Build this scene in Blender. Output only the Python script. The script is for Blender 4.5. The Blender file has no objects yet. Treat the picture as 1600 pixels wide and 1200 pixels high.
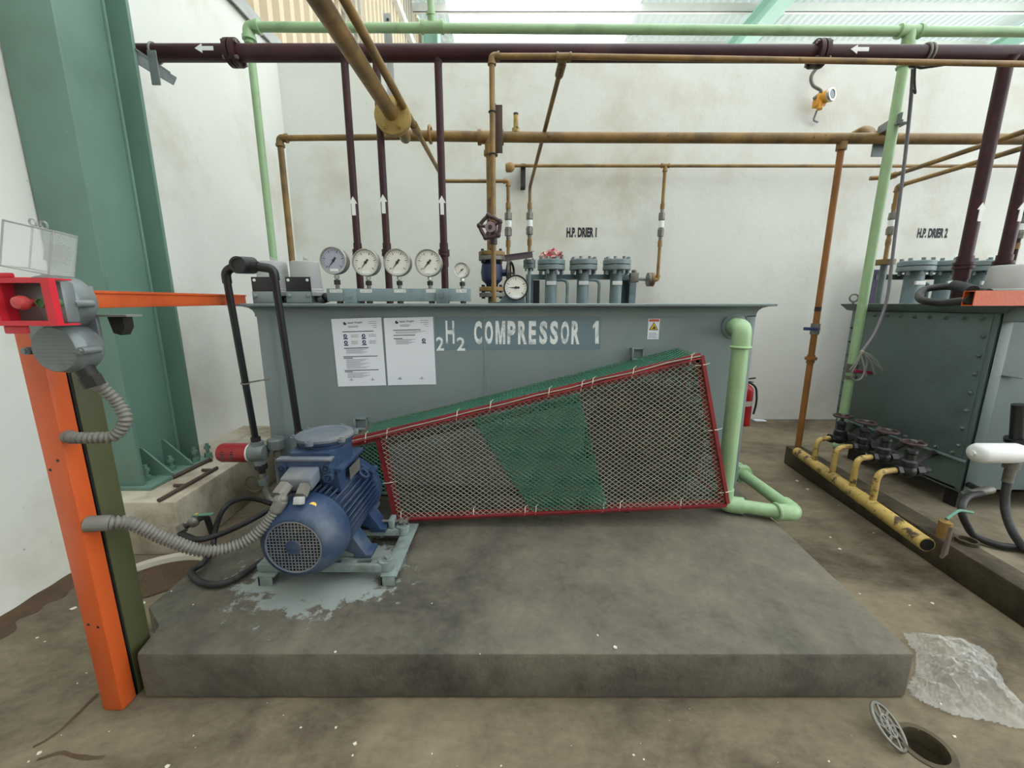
import bpy, bmesh, math, random
from mathutils import Vector, Matrix, noise as mnoise

SC = bpy.context.scene
COL = SC.collection
random.seed(7)
R = math.radians

# ------------------------------------------------------------------ camera
CAM_H, PITCH, FPX = 1.4, R(11.2), 630.0
cam_data = bpy.data.cameras.new('camera')
cam_data.sensor_fit = 'HORIZONTAL'
cam_data.sensor_width = 36.0
cam_data.lens = 36.0 * FPX / 1600.0
cam_data.clip_start, cam_data.clip_end = 0.02, 200.0
cam = bpy.data.objects.new('camera', cam_data)
COL.objects.link(cam)
cam.location = (0, 0, CAM_H)
cam.rotation_euler = (R(90) - PITCH, 0, 0)
SC.camera = cam

# ------------------------------------------------------------------ sky (bright overcast) and exposure
world = bpy.data.worlds.new('overcast_sky')
SC.world = world
world.use_nodes = True
wn = world.node_tree
bg = wn.nodes['Background']
bg.inputs['Color'].default_value = (0.93, 0.97, 1.0, 1)
bg.inputs['Strength'].default_value = 2.0
SC.view_settings.view_transform = 'Standard'
SC.view_settings.look = 'None'
SC.view_settings.gamma = 1.0
SC.view_settings.use_curve_mapping = False
SC.view_settings.exposure = 0.96
SC.cycles.use_denoising = True
SC.cycles.max_bounces = 10
SC.cycles.transparent_max_bounces = 16
SC.cycles.caustics_reflective = False
SC.cycles.caustics_refractive = False

# ------------------------------------------------------------------ survey helpers: sight line of the camera -> point at a known depth / height
CP, SP = math.cos(PITCH), math.sin(PITCH)
def ray(px, py):
    u, v = (px - 800) / FPX, (py - 600) / FPX
    return Vector((u, CP - v * SP, -SP - v * CP))
def at(px, py, Y):
    d = ray(px, py)
    return Vector((0, 0, CAM_H)) + d * (Y / d.y)
def onz(px, py, Z):
    d = ray(px, py)
    return Vector((0, 0, CAM_H)) + d * ((Z - CAM_H) / d.z)
def wide(npx, py, Y):            # metres covered by npx pixels at that depth
    return npx / FPX * (Y / ray(800, py).y)
V = lambda *a: Vector(a)

# ------------------------------------------------------------------ materials
def lin(c):
    return tuple(((x / 255.0) / 12.92 if x / 255.0 <= 0.04045 else ((x / 255.0 + 0.055) / 1.055) ** 2.4) for x in c)
def mat(name, rgb, rough=0.55, metal=0.0, var=0.12, scale=6.0, bump=0.0, bscale=60.0,
        dirt=None, dirt_amt=0.0, dirt_scale=3.0, dirt2=None, d2_amt=0.0, d2_scale=20.0, spec=0.5, stretch=None):
    m = bpy.data.materials.new(name)
    m.use_nodes = True
    nt = m.node_tree
    b = nt.nodes['Principled BSDF']
    tc = nt.nodes.new('ShaderNodeTexCoord')
    src = tc.outputs['Object']
    if stretch:
        mp = nt.nodes.new('ShaderNodeMapping')
        mp.inputs['Scale'].default_value = stretch
        nt.links.new(src, mp.inputs['Vector'])
        src = mp.outputs['Vector']
    def nz(sc, det=5.0, rgh=0.55):
        n = nt.nodes.new('ShaderNodeTexNoise')
        n.inputs['Scale'].default_value = sc
        n.inputs['Detail'].default_value = det
        n.inputs['Roughness'].default_value = rgh
        nt.links.new(src, n.inputs['Vector'])
        return n.outputs['Fac']
    def ramp(fac, lo, hi):
        r = nt.nodes.new('ShaderNodeMapRange')
        r.inputs['From Min'].default_value = lo
        r.inputs['From Max'].default_value = hi
        nt.links.new(fac, r.inputs['Value'])
        return r.outputs['Result']
    def mix(fac, a, bb):
        x = nt.nodes.new('ShaderNodeMix')
        x.data_type = 'RGBA'
        nt.links.new(fac, x.inputs[0])
        for k, val in ((6, a), (7, bb)):
            if isinstance(val, tuple):
                x.inputs[k].default_value = (*val, 1)
            else:
                nt.links.new(val, x.inputs[k])
        return x.outputs[2]
    base = lin(rgb)
    col = base
    if var:
        col = mix(ramp(nz(scale), 0.25, 0.75), tuple(c * (1 - var) for c in base), tuple(min(1, c * (1 + var)) for c in base))
    if dirt:
        col = mix(ramp(nz(dirt_scale, 8, 0.65), 0.62 - dirt_amt * 0.3, 0.78 - dirt_amt * 0.2), col, lin(dirt))
    if dirt2:
        col = mix(ramp(nz(d2_scale, 8, 0.7), 0.70 - d2_amt * 0.3, 0.76 - d2_amt * 0.25), col, lin(dirt2))
    if isinstance(col, tuple):
        b.inputs['Base Color'].default_value = (*col, 1)
    else:
        nt.links.new(col, b.inputs['Base Color'])
    b.inputs['Roughness'].default_value = rough
    b.inputs['Metallic'].default_value = metal
    b.inputs['Specular IOR Level'].default_value = spec
    if bump:
        bp = nt.nodes.new('ShaderNodeBump')
        bp.inputs['Strength'].default_value = bump
        bp.inputs['Distance'].default_value = 0.01
        nt.links.new(nz(bscale, 6), bp.inputs['Height'])
        nt.links.new(bp.outputs['Normal'], b.inputs['Normal'])
    return m
def clear_mat(name, tint, alpha_mix, rough=0.08):
    m = bpy.data.materials.new(name)
    m.use_nodes = True
    nt = m.node_tree
    b = nt.nodes['Principled BSDF']
    b.inputs['Base Color'].default_value = (*lin(tint), 1)
    b.inputs['Roughness'].default_value = rough
    tr = nt.nodes.new('ShaderNodeBsdfTransparent')
    mx = nt.nodes.new('ShaderNodeMixShader')
    mx.inputs[0].default_value = alpha_mix
    nt.links.new(tr.outputs[0], mx.inputs[1])
    nt.links.new(b.outputs[0], mx.inputs[2])
    nt.links.new(mx.outputs[0], nt.nodes['Material Output'].inputs['Surface'])
    return m
def sheet_mat(name, rgb, through, clear):
    """corrugated daylight sheet: part diffuse, part translucent, part clear"""
    m = bpy.data.materials.new(name)
    m.use_nodes = True
    nt = m.node_tree
    nt.nodes.remove(nt.nodes['Principled BSDF'])
    di = nt.nodes.new('ShaderNodeBsdfDiffuse'); di.inputs[0].default_value = (*lin(rgb), 1)
    tl = nt.nodes.new('ShaderNodeBsdfTranslucent'); tl.inputs[0].default_value = (*lin(rgb), 1)
    tr = nt.nodes.new('ShaderNodeBsdfTransparent')
    a = nt.nodes.new('ShaderNodeMixShader'); a.inputs[0].default_value = through
    nt.links.new(di.outputs[0], a.inputs[1]); nt.links.new(tl.outputs[0], a.inputs[2])
    c = nt.nodes.new('ShaderNodeMixShader'); c.inputs[0].default_value = clear
    nt.links.new(a.outputs[0], c.inputs[1]); nt.links.new(tr.outputs[0], c.inputs[2])
    nt.links.new(c.outputs[0], nt.nodes['Material Output'].inputs['Surface'])
    return m

# ------------------------------------------------------------------ mesh builder
ORIGIN = {}                       # object name -> world position of its origin
def frame(d):
    d = d.normalized()
    a = Vector((0, 0, 1)) if abs(d.z) < 0.9 else Vector((1, 0, 0))
    x = d.cross(a).normalized()
    return x, d.cross(x).normalized()
class MB:
    def __init__(self):
        self.v, self.f = [], []
    def add(self, vs, fs):
        o = len(self.v)
        self.v += [Vector(p) for p in vs]
        self.f += [tuple(i + o for i in q) for q in fs]
        return self
    def box(self, lo, hi):
        x0, y0, z0 = lo; x1, y1, z1 = hi
        return self.add([(x0,y0,z0),(x1,y0,z0),(x1,y1,z0),(x0,y1,z0),(x0,y0,z1),(x1,y0,z1),(x1,y1,z1),(x0,y1,z1)],
                        [(0,3,2,1),(4,5,6,7),(0,1,5,4),(1,2,6,5),(2,3,7,6),(3,0,4,7)])
    def cbox(self, c, s, rot=None):
        c = Vector(c); h = Vector(s) / 2
        vs = [Vector((sx*h.x, sy*h.y, sz*h.z)) for sz in (-1,1) for sx, sy in ((-1,-1),(1,-1),(1,1),(-1,1))]
        if rot is not None:
            vs = [rot @ p for p in vs]
        return self.add([c + p for p in vs], [(0,3,2,1),(4,5,6,7),(0,1,5,4),(1,2,6,5),(2,3,7,6),(3,0,4,7)])
    def bar(self, a, b, w, h, up=None):
        """rectangular bar from a to b, w across, h along 'up'"""
        a, b = Vector(a), Vector(b); d = (b - a).normalized()
        up = Vector(up) if up is not None else (Vector((0,0,1)) if abs(d.z) < .95 else Vector((0,1,0)))
        s = d.cross(up).normalized(); u = s.cross(d).normalized()
        vs = [p + s*(i*w/2) + u*(j*h/2) for p in (a, b) for i, j in ((-1,-1),(1,-1),(1,1),(-1,1))]
        return self.add(vs, [(0,1,2,3),(7,6,5,4),(0,4,5,1),(1,5,6,2),(2,6,7,3),(3,7,4,0)])
    def lathe(self, a, d, prof, n=24, caps=True):
        """prof: (distance along d, radius)"""
        a, d = Vector(a), Vector(d).normalized(); x, y = frame(d)
        vs, fs = [], []
        for s, r in prof:
            for k in range(n):
                t = 2*math.pi*k/n
                vs.append(a + d*s + x*(r*math.cos(t)) + y*(r*math.sin(t)))
        for i in range(len(prof)-1):
            for k in range(n):
                k2 = (k+1) % n
                fs.append((i*n+k, i*n+k2, (i+1)*n+k2, (i+1)*n+k))
        if caps:
            fs.append(tuple(range(n-1,-1,-1))); fs.append(tuple((len(prof)-1)*n+k for k in range(n)))
        return self.add(vs, fs)
    def cyl(self, a, b, r, r2=None, n=20):
        a, b = Vector(a), Vector(b)
        return self.lathe(a, b-a, [(0,r),((b-a).length, r if r2 is None else r2)], n)
    def tube(self, pts, r, n=12, fillet=0.0, seg=6, closed=False, rfun=None):
        pts = [Vector(p) for p in pts]
        if fillet and len(pts) > 2:
            out = [pts[0]]
            for i in range(1, len(pts)-1):
                p, a, b = pts[i], pts[i-1], pts[i+1]
                da, db = (a-p), (b-p)
                L = min(fillet, da.length*.49, db.length*.49)
                s, e = p + da.normalized()*L, p + db.normalized()*L
                for k in range(seg+1):
                    t = k/seg
                    out.append(s*(1-t)**2 + p*(2*t*(1-t)) + e*t*t)
            out.append(pts[-1]); pts = out
        N = len(pts); vs, fs = [], []
        x = None
        for i, p in enumerate(pts):
            if closed:
                d = (pts[(i+1) % N] - pts[i-1]).normalized()
            else:
                d = (pts[min(i+1,N-1)] - pts[max(i-1,0)]).normalized()
            if x is None:
                x, _ = frame(d)
            x = (x - d*x.dot(d)).normalized(); y = d.cross(x)
            rr = rfun(i, N) if rfun else r
            for k in range(n):
                t = 2*math.pi*k/n
                vs.append(p + x*(rr*math.cos(t)) + y*(rr*math.sin(t)))
        for i in range(N if closed else N-1):
            j = (i+1) % N
            for k in range(n):
                k2 = (k+1) % n
                fs.append((i*n+k, i*n+k2, j*n+k2, j*n+k))
        if not closed:
            fs.append(tuple(range(n-1,-1,-1))); fs.append(tuple((N-1)*n+k for k in range(n)))
        return self.add(vs, fs)
    def torus(self, c, axis, Rr, r, n=28, m=8):
        x, y = frame(Vector(axis)); c = Vector(c)
        return self.tube([c + x*(Rr*math.cos(2*math.pi*k/n)) + y*(Rr*math.sin(2*math.pi*k/n)) for k in range(n)], r, m, closed=True)
    def prism(self, poly, vec):
        poly = [Vector(p) for p in poly]; vec = Vector(vec); n = len(poly)
        return self.add(poly + [p + vec for p in poly],
                        [tuple(range(n-1,-1,-1)), tuple(range(n,2*n))] + [(k,(k+1)%n,n+(k+1)%n,n+k) for k in range(n)])
    def sphere(self, c, r, n=16, m=8, sq=(1,1,1)):
        prof = [(-math.cos(math.pi*k/m), math.sin(math.pi*k/m)) for k in range(m+1)]
        o = len(self.v)
        self.lathe((0,0,0), (0,0,1), [(s, max(q,1e-3)) for s, q in prof], n)
        for i in range(o, len(self.v)):
            p = self.v[i]
            self.v[i] = Vector(c) + Vector((p.x*r*sq[0], p.y*r*sq[1], p.z*r*sq[2]))
        return self
    def hexn(self, a, b, r):
        return self.cyl(a, b, r, n=6)
    def build(self, name, material, parent=None, smooth=True, bevel=0.0, origin=None, angle=38):
        me = bpy.data.meshes.new(name)
        if origin is None:
            if parent is not None:
                origin = ORIGIN[parent.name]
            else:
                xs = [p.x for p in self.v]; ys = [p.y for p in self.v]; zs = [p.z for p in self.v]
                origin = Vector(((min(xs)+max(xs))/2, (min(ys)+max(ys))/2, min(zs)))
        me.from_pydata([p - origin for p in self.v], [], self.f)
        bm = bmesh.new(); bm.from_mesh(me)
        bmesh.ops.recalc_face_normals(bm, faces=bm.faces)
        if bevel:
            es = [e for e in bm.edges if len(e.link_faces) == 2 and e.calc_face_angle(0) > 0.6]
            bmesh.ops.bevel(bm, geom=es, offset=bevel, segments=2, affect='EDGES', profile=0.5, clamp_overlap=True)
        bm.to_mesh(me); bm.free()
        if smooth:
            me.shade_smooth()
            me.set_sharp_from_angle(angle=R(angle))
        me.materials.append(material)
        o = bpy.data.objects.new(name, me)
        COL.objects.link(o)
        if parent is not None:
            o.parent = parent
            o.location = origin - ORIGIN[parent.name]
        else:
            o.location = origin
        ORIGIN[o.name] = Vector(origin)
        return o
def tag(o, label, cat, group=None):
    o['label'] = label; o['category'] = cat
    if group: o['group'] = group
    return o
def thing(name, label, cat, loc, group=None):
    o = bpy.data.objects.new(name, None)
    o.empty_display_size = 0.1
    COL.objects.link(o); o.location = loc
    ORIGIN[o.name] = Vector(loc)
    return tag(o, label, cat, group)
def struct(o):
    o['kind'] = 'structure'
    return o
def part(name, material, parent, **kw):
    """decorator-free shortcut: returns an MB whose .done() links it"""
    m = MB(); m.done = lambda: m.build(name, material, parent, **kw)
    return m
def share(src, parent, offset=(0,0,0), rot=None):
    """another object with the same mesh"""
    o = src.copy(); COL.objects.link(o); o.parent = parent
    o.location = Vector(src.location) + Vector(offset)
    if rot is not None: o.rotation_euler = rot
    ORIGIN[o.name] = ORIGIN.get(src.name, Vector()) + Vector(offset)
    return o
def text_mesh(s, bold=0.0):
    cu = bpy.data.curves.new('txt', 'FONT'); cu.body = s; cu.size = 1.0; cu.offset = bold
    cu.resolution_u = 3
    to = bpy.data.objects.new('txt', cu); COL.objects.link(to)
    bpy.context.view_layer.update()
    me = bpy.data.meshes.new_from_object(to.evaluated_get(bpy.context.evaluated_depsgraph_get()))
    bpy.data.objects.remove(to); bpy.data.curves.remove(cu)
    vs = [v.co.copy() for v in me.vertices]; fs = [tuple(p.vertices) for p in me.polygons]
    bpy.data.meshes.remove(me)
    return vs, fs
def lettering(s, o, ex, ey, material, parent, name='lettering', bold=0.0, depth=0.0012):
    """text laid on a surface: o lower-left corner, ex width vector, ey height vector; sits 'depth' proud"""
    vs, fs = text_mesh(s, bold)
    x0 = min(v.x for v in vs); x1 = max(v.x for v in vs); y0 = min(v.y for v in vs); y1 = max(v.y for v in vs)
    o, ex, ey = Vector(o), Vector(ex), Vector(ey)
    nrm = ex.cross(ey).normalized() * depth
    m = MB()
    m.add([o + ex*((v.x-x0)/(x1-x0)) + ey*((v.y-y0)/(y1-y0)) + nrm for v in vs], fs)
    return m.build(name, material, parent, smooth=False)

# ------------------------------------------------------------------ palette
M = {}
M['wall'] = mat('white_limewash', (219, 220, 213), 0.9, var=0.05, scale=1.2, bump=0.25, bscale=14, dirt=(200, 196, 180), dirt_amt=0.35, dirt_scale=0.9, dirt2=(120, 118, 108), d2_amt=0.10, d2_scale=17, spec=0.2)
M['wall_grey'] = mat('added_wall_grey', (162, 160, 152), 0.9, var=0.08, scale=1.5)  # grey of the added wall, set for the light it bounces forward
M['floor'] = mat('brown_concrete', (122, 110, 91), 0.8, var=0.22, scale=5, bump=0.9, bscale=22, dirt=(92, 80, 64), dirt_amt=0.6, dirt_scale=1.6, dirt2=(152, 142, 120), d2_amt=0.32, d2_scale=7, spec=0.3)
M['kerb'] = mat('damp_concrete', (92, 82, 66), 0.85, var=0.25, scale=3, bump=0.4, bscale=30, dirt=(58, 50, 38), dirt_amt=0.6, dirt_scale=2.5, spec=0.3)
M['pedestal'] = mat('cream_plaster', (192, 184, 166), 0.9, var=0.1, scale=3, bump=0.3, bscale=20, dirt=(138, 126, 106), dirt_amt=0.5, dirt_scale=2.5, dirt2=(90, 80, 62), d2_amt=0.25, d2_scale=8, spec=0.2)
M['soil'] = mat('brown_soil', (84, 66, 48), 0.95, var=0.3, scale=8, bump=0.8, bscale=40)
M['sheet_white'] = sheet_mat('white_daylight_sheet', (236, 238, 234), 0.55, 0.12)
M['sheet_clear'] = sheet_mat('clear_daylight_sheet', (246, 250, 250), 0.6, 0.45)
M['sheet_dull'] = sheet_mat('milky_roof_sheet', (196, 206, 202), 0.13, 0.0)
M['sheet_cream'] = sheet_mat('cream_cladding_sheet', (196, 184, 160), 0.05, 0.0)
M['sheet_grey'] = sheet_mat('grey_cladding_sheet', (170, 166, 152), 0.03, 0.0)
M['steel_white'] = mat('white_painted_steel', (222, 224, 218), 0.6, var=0.04)
M['flash'] = mat('grey_flashing', (150, 152, 148), 0.5, var=0.1)
M['teal'] = mat('teal_column_paint', (106, 138, 124), 0.42, var=0.07, scale=2.0, bump=0.06, bscale=9, dirt=(98, 124, 112), dirt_amt=0.35, dirt_scale=1.5, dirt2=(140, 160, 148), d2_amt=0.06, d2_scale=14)
M['mint'] = mat('mint_painted_steel', (164, 204, 186), 0.5, var=0.06)
M['tank'] = mat('grey_tank_paint', (124, 137, 138), 0.45, var=0.07, scale=2.0, bump=0.05, bscale=30, dirt=(132, 142, 140), dirt_amt=0.3, dirt_scale=1.6, dirt2=(150, 156, 152), d2_amt=0.05, d2_scale=22, stretch=(1.6, 1.6, 0.7))
M['tank_dark'] = mat('dark_grey_tank_paint', (92, 108, 107), 0.42, var=0.1, scale=3, bump=0.05, dirt=(70, 82, 80), dirt_amt=0.35, dirt_scale=2)
M['blue_grey'] = mat('blue_grey_paint', (122, 142, 146), 0.45, var=0.12, scale=9, dirt=(96, 112, 114), dirt_amt=0.4, dirt_scale=6, bump=0.05)
M['patch'] = mat('blue_grey_patch', (108, 128, 136), 0.4, var=0.08, scale=4)
M['purple'] = mat('maroon_pipe_paint', (60, 33, 37), 0.45, var=0.2, scale=7, dirt=(78, 56, 56), dirt_amt=0.25, dirt_scale=3, spec=0.3)
M['ochre'] = mat('ochre_pipe_paint', (146, 114, 62), 0.5, var=0.22, scale=8, dirt=(100, 80, 52), dirt_amt=0.6, dirt_scale=3.5, dirt2=(74, 56, 38), d2_amt=0.3, d2_scale=16)
M['ochre_pale'] = mat('pale_ochre_paint', (166, 140, 74), 0.5, var=0.12, scale=8, dirt=(130, 108, 60), dirt_amt=0.4, dirt_scale=5)
M['ochre_rust'] = mat('rusty_ochre_paint', (150, 98, 44), 0.55, var=0.22, scale=8, dirt=(112, 70, 36), dirt_amt=0.5, dirt_scale=4, dirt2=(60, 42, 30), d2_amt=0.18, d2_scale=14)
M['yellow'] = mat('chipped_yellow_paint', (192, 164, 92), 0.5, var=0.15, scale=8, dirt=(140, 118, 66), dirt_amt=0.5, dirt_scale=6, dirt2=(70, 54, 36), d2_amt=0.58, d2_scale=18)
M['green'] = mat('pale_green_pipe_paint', (158, 190, 146), 0.42, var=0.08, scale=5, dirt=(128, 156, 116), dirt_amt=0.3, dirt_scale=3, dirt2=(70, 84, 60), d2_amt=0.08, d2_scale=22)
M['orange'] = mat('orange_paint', (204, 90, 38), 0.4, var=0.08, scale=6, bump=0.12, bscale=60, dirt=(178, 74, 30), dirt_amt=0.35, dirt_scale=3, dirt2=(80, 44, 24), d2_amt=0.06, d2_scale=22)
M['olive'] = mat('olive_primer', (74, 77, 47), 0.6, var=0.12, scale=6, dirt=(58, 58, 36), dirt_amt=0.4, dirt_scale=3)
M['red'] = mat('red_plastic', (206, 34, 52), 0.4, var=0.06)
M['red_dark'] = mat('red_frame_paint', (136, 44, 47), 0.5, var=0.2, scale=10, dirt=(110, 40, 40), dirt_amt=0.4, dirt_scale=8)
M['red_can'] = mat('red_filter_can', (150, 30, 36), 0.35, var=0.1, scale=6)
M['red_faded'] = mat('faded_red_button', (190, 70, 70), 0.5, var=0.15, scale=30)
M['button_green'] = mat('dull_green_button', (74, 110, 70), 0.45, var=0.1)
M['cast'] = mat('grey_cast_alloy', (122, 130, 130), 0.42, metal=0.25, var=0.1, scale=10, dirt=(92, 98, 96), dirt_amt=0.35, dirt_scale=6)
M['steel'] = mat('bare_steel', (178, 178, 172), 0.32, metal=0.8, var=0.1, scale=20)
M['dull_steel'] = mat('dull_steel', (126, 124, 116), 0.5, metal=0.5, var=0.2, scale=16, dirt=(88, 82, 72), dirt_amt=0.4, dirt_scale=10)
M['conduit'] = mat('grey_flexible_conduit', (118, 116, 108), 0.6, metal=0.15, var=0.15, scale=14)
M['hose'] = mat('black_rubber', (34, 34, 34), 0.6, var=0.2, scale=12, dirt=(62, 60, 56), dirt_amt=0.35, dirt_scale=6)
M['black'] = mat('black_paint', (26, 28, 30), 0.4, var=0.1)
M['dark'] = mat('dark_iron', (44, 42, 40), 0.6, metal=0.2, var=0.2, scale=12)
M['wheel_iron'] = mat('maroon_iron', (62, 40, 42), 0.55, var=0.2, scale=14)
M['navy'] = mat('navy_valve_paint', (38, 46, 84), 0.45, var=0.15, scale=10)
M['motor'] = mat('blue_motor_paint', (37, 58, 88), 0.5, var=0.15, scale=6, dirt=(84, 95, 108), dirt_amt=0.45, dirt_scale=4, dirt2=(150, 156, 160), d2_amt=0.05, d2_scale=16)
M['motor_dusty'] = mat('dusty_blue_paint', (98, 106, 116), 0.7, var=0.12, scale=8, dirt=(130, 128, 120), dirt_amt=0.5, dirt_scale=5)
M['rail'] = mat('grey_green_slide_rail', (128, 142, 138), 0.6, var=0.15, scale=10, dirt=(92, 96, 90), dirt_amt=0.4, dirt_scale=6)
M['paper'] = mat('laminated_paper', (226, 230, 238), 0.18, var=0.0)
M['ink'] = mat('grey_print', (150, 152, 160), 0.4, var=0.0)
M['ink_dark'] = mat('navy_print', (44, 46, 84), 0.4, var=0.0)
M['ink_black'] = mat('black_print', (40, 42, 50), 0.4, var=0.0)
M['white'] = mat('white_paint', (232, 234, 232), 0.5, var=0.03)
M['white_worn'] = mat('worn_white_lettering', (232, 236, 236), 0.5, var=0.05, dirt=(140, 156, 162), dirt_amt=0.42, dirt_scale=14)
M['stencil'] = mat('black_stencil_paint', (34, 34, 40), 0.7, var=0.1)
M['dial'] = mat('gauge_dial_white', (224, 222, 212), 0.35, var=0.02)
M['dial_grey'] = mat('gauge_dial_grey', (164, 170, 184), 0.3, var=0.02)
M['plastic_grey'] = mat('light_grey_plastic', (176, 178, 176), 0.45, var=0.04, scale=4)
M['net_grey'] = mat('dusty_grey_net', (152, 150, 134), 0.7, var=0.12, scale=6)
M['net_dark'] = mat('inner_shade_net', (66, 62, 54), 0.8, var=0.2, scale=6)  # second net layer, toned dark to deepen the shade inside the guard too
M['net_green'] = mat('green_plastic_net', (46, 112, 86), 0.55, var=0.15, scale=6)
M['tie'] = mat('white_cable_tie', (226, 222, 206), 0.5, var=0.0)
M['belt'] = mat('dark_belt_rubber', (40, 39, 37), 0.7, var=0.2, scale=10)
M['flywheel'] = mat('dark_flywheel_paint', (56, 56, 52), 0.7, var=0.2, scale=6, dirt=(38, 38, 35), dirt_amt=0.5, dirt_scale=5)
M['detector'] = mat('amber_detector_body', (214, 150, 40), 0.4, var=0.1, scale=12)
M['glass'] = clear_mat('clear_plastic', (235, 240, 240), 0.16, 0.06)
M['lens'] = mat('dark_glass_lens', (70, 84, 88), 0.08, var=0.0)
M['foil'] = mat('red_and_white_foil', (170, 36, 52), 0.35, var=0.3, scale=40, dirt=(220, 206, 196), dirt_amt=0.7, dirt_scale=16)
M['rope'] = mat('grey_rope', (150, 150, 144), 0.8, var=0.15, scale=30)
M['cable'] = mat('slate_cable', (118, 117, 122), 0.6, var=0.1)
M['handle_blue'] = mat('blue_grip', (50, 62, 104), 0.5)
M['handle_teal'] = mat('teal_grip', (92, 140, 120), 0.5)
M['warn_red'] = mat('warning_red', (196, 92, 70), 0.4, var=0)
M['warn_yellow'] = mat('warning_yellow', (226, 190, 40), 0.4, var=0)
M['yellow_dot'] = mat('yellow_paint_dot', (228, 186, 60), 0.5, var=0.05)
M['rust'] = mat('rusty_rebar', (82, 66, 56), 0.8, var=0.25, scale=20)
M['plastic_sheet'] = clear_mat('clear_plastic_film', (236, 236, 232), 0.27, 0.04)
M['chip'] = mat('pale_chips', (214, 208, 192), 0.8, var=0.1)

def concrete(name, dark, mid, light, big=1.4, fine=38.0, bump=0.6, rough=0.82, streak=(1,1,1), spec=0.3):
    m = bpy.data.materials.new(name); m.use_nodes = True
    nt = m.node_tree; b = nt.nodes['Principled BSDF']
    tc = nt.nodes.new('ShaderNodeTexCoord')
    mp = nt.nodes.new('ShaderNodeMapping'); mp.inputs['Scale'].default_value = streak
    nt.links.new(tc.outputs['Object'], mp.inputs['Vector'])
    def nz(sc, det, rg, dist=0.0):
        n = nt.nodes.new('ShaderNodeTexNoise')
        n.inputs['Scale'].default_value = sc; n.inputs['Detail'].default_value = det; n.inputs['Roughness'].default_value = rg; n.inputs['Distortion'].default_value = dist
        nt.links.new(mp.outputs[0], n.inputs['Vector']); return n.outputs['Fac']
    def mth(op, a, bb):
        x = nt.nodes.new('ShaderNodeMath'); x.operation = op
        for k, q_ in ((0, a), (1, bb)):
            if isinstance(q_, (int, float)): x.inputs[k].default_value = q_
            else: nt.links.new(q_, x.inputs[k])
        return x.outputs[0]
    f = mth('ADD', mth('MULTIPLY', nz(big, 9, .62, .6), .62), mth('ADD', mth('MULTIPLY', nz(big*5.3, 8, .65, .3), .26), mth('MULTIPLY', nz(fine, 5, .6), .12)))
    r = nt.nodes.new('ShaderNodeValToRGB')
    e = r.color_ramp.elements
    e[0].position = .36; e[0].color = (*lin(dark), 1); e[1].position = .64; e[1].color = (*lin(light), 1)
    k = e.new(.49); k.color = (*lin(mid), 1)
    nt.links.new(f, r.inputs[0])
    sp = nt.nodes.new('ShaderNodeMapRange'); sp.inputs['From Min'].default_value = .72; sp.inputs['From Max'].default_value = .82
    nt.links.new(nz(fine*1.7, 3, .5), sp.inputs['Value'])
    mx = nt.nodes.new('ShaderNodeMix'); mx.data_type = 'RGBA'
    nt.links.new(sp.outputs[0], mx.inputs[0]); nt.links.new(r.outputs[0], mx.inputs[6]); mx.inputs[7].default_value = (*lin(dark), 1)
    nt.links.new(mx.outputs[2], b.inputs['Base Color'])
    b.inputs['Roughness'].default_value = rough; b.inputs['Specular IOR Level'].default_value = spec
    bp = nt.nodes.new('ShaderNodeBump'); bp.inputs['Strength'].default_value = bump; bp.inputs['Distance'].default_value = .008
    nt.links.new(mth('ADD', nz(fine*.6, 6, .6), mth('MULTIPLY', nz(big*4, 6, .6), 2.0)), bp.inputs['Height'])
    nt.links.new(bp.outputs[0], b.inputs['Normal'])
    return m
M['floor'] = concrete('brown_concrete', (70, 60, 47), (113, 102, 84), (142, 131, 107), 1.5, streak=(0.8, 1.2, 1))
M['slab'] = concrete('tan_slab_concrete', (96, 86, 70), (136, 125, 106), (160, 148, 126), 1.7)
M['kerb'] = concrete('damp_concrete', (46, 40, 30), (72, 64, 50), (100, 90, 70), 2.2)

# plinth concrete with the spilt grey-blue floor paint round the motor feet
def plinth_material(origin):
    m = concrete('grey_concrete_plinth', (66, 64, 57), (96, 92, 81), (119, 112, 97), 1.8, spec=0.35)
    nt = m.node_tree
    b = nt.nodes['Principled BSDF']
    old = b.inputs['Base Color'].links[0].from_socket
    tc = nt.nodes.new('ShaderNodeTexCoord')
    mp = nt.nodes.new('ShaderNodeMapping')
    c = Vector((-0.86, 1.66, 0.19)) - origin
    mp.inputs['Location'].default_value = (-c.x / 0.42, -c.y / 0.33, -c.z / 0.05)
    mp.inputs['Scale'].default_value = (1 / 0.42, 1 / 0.33, 1 / 0.05)
    nt.links.new(tc.outputs['Object'], mp.inputs['Vector'])
    ln = nt.nodes.new('ShaderNodeVectorMath'); ln.operation = 'LENGTH'
    nt.links.new(mp.outputs['Vector'], ln.inputs[0])
    nz = nt.nodes.new('ShaderNodeTexNoise'); nz.inputs['Scale'].default_value = 11; nz.inputs['Detail'].default_value = 10; nz.inputs['Roughness'].default_value = .68
    nt.links.new(tc.outputs['Object'], nz.inputs['Vector'])
    ad = nt.nodes.new('ShaderNodeMath'); ad.operation = 'MULTIPLY_ADD'
    nt.links.new(nz.outputs['Fac'], ad.inputs[0]); ad.inputs[1].default_value = 2.2
    nt.links.new(ln.outputs['Value'], ad.inputs[2])
    mr = nt.nodes.new('ShaderNodeMapRange')
    mr.inputs['From Min'].default_value = 1.95; mr.inputs['From Max'].default_value = 1.82
    nt.links.new(ad.outputs[0], mr.inputs['Value'])
    mx = nt.nodes.new('ShaderNodeMix'); mx.data_type = 'RGBA'
    nt.links.new(mr.outputs[0], mx.inputs[0]); nt.links.new(old, mx.inputs[6])
    mx.inputs[7].default_value = (*lin((142, 150, 146)), 1)
    nt.links.new(mx.outputs[2], b.inputs['Base Color'])
    return m

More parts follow.
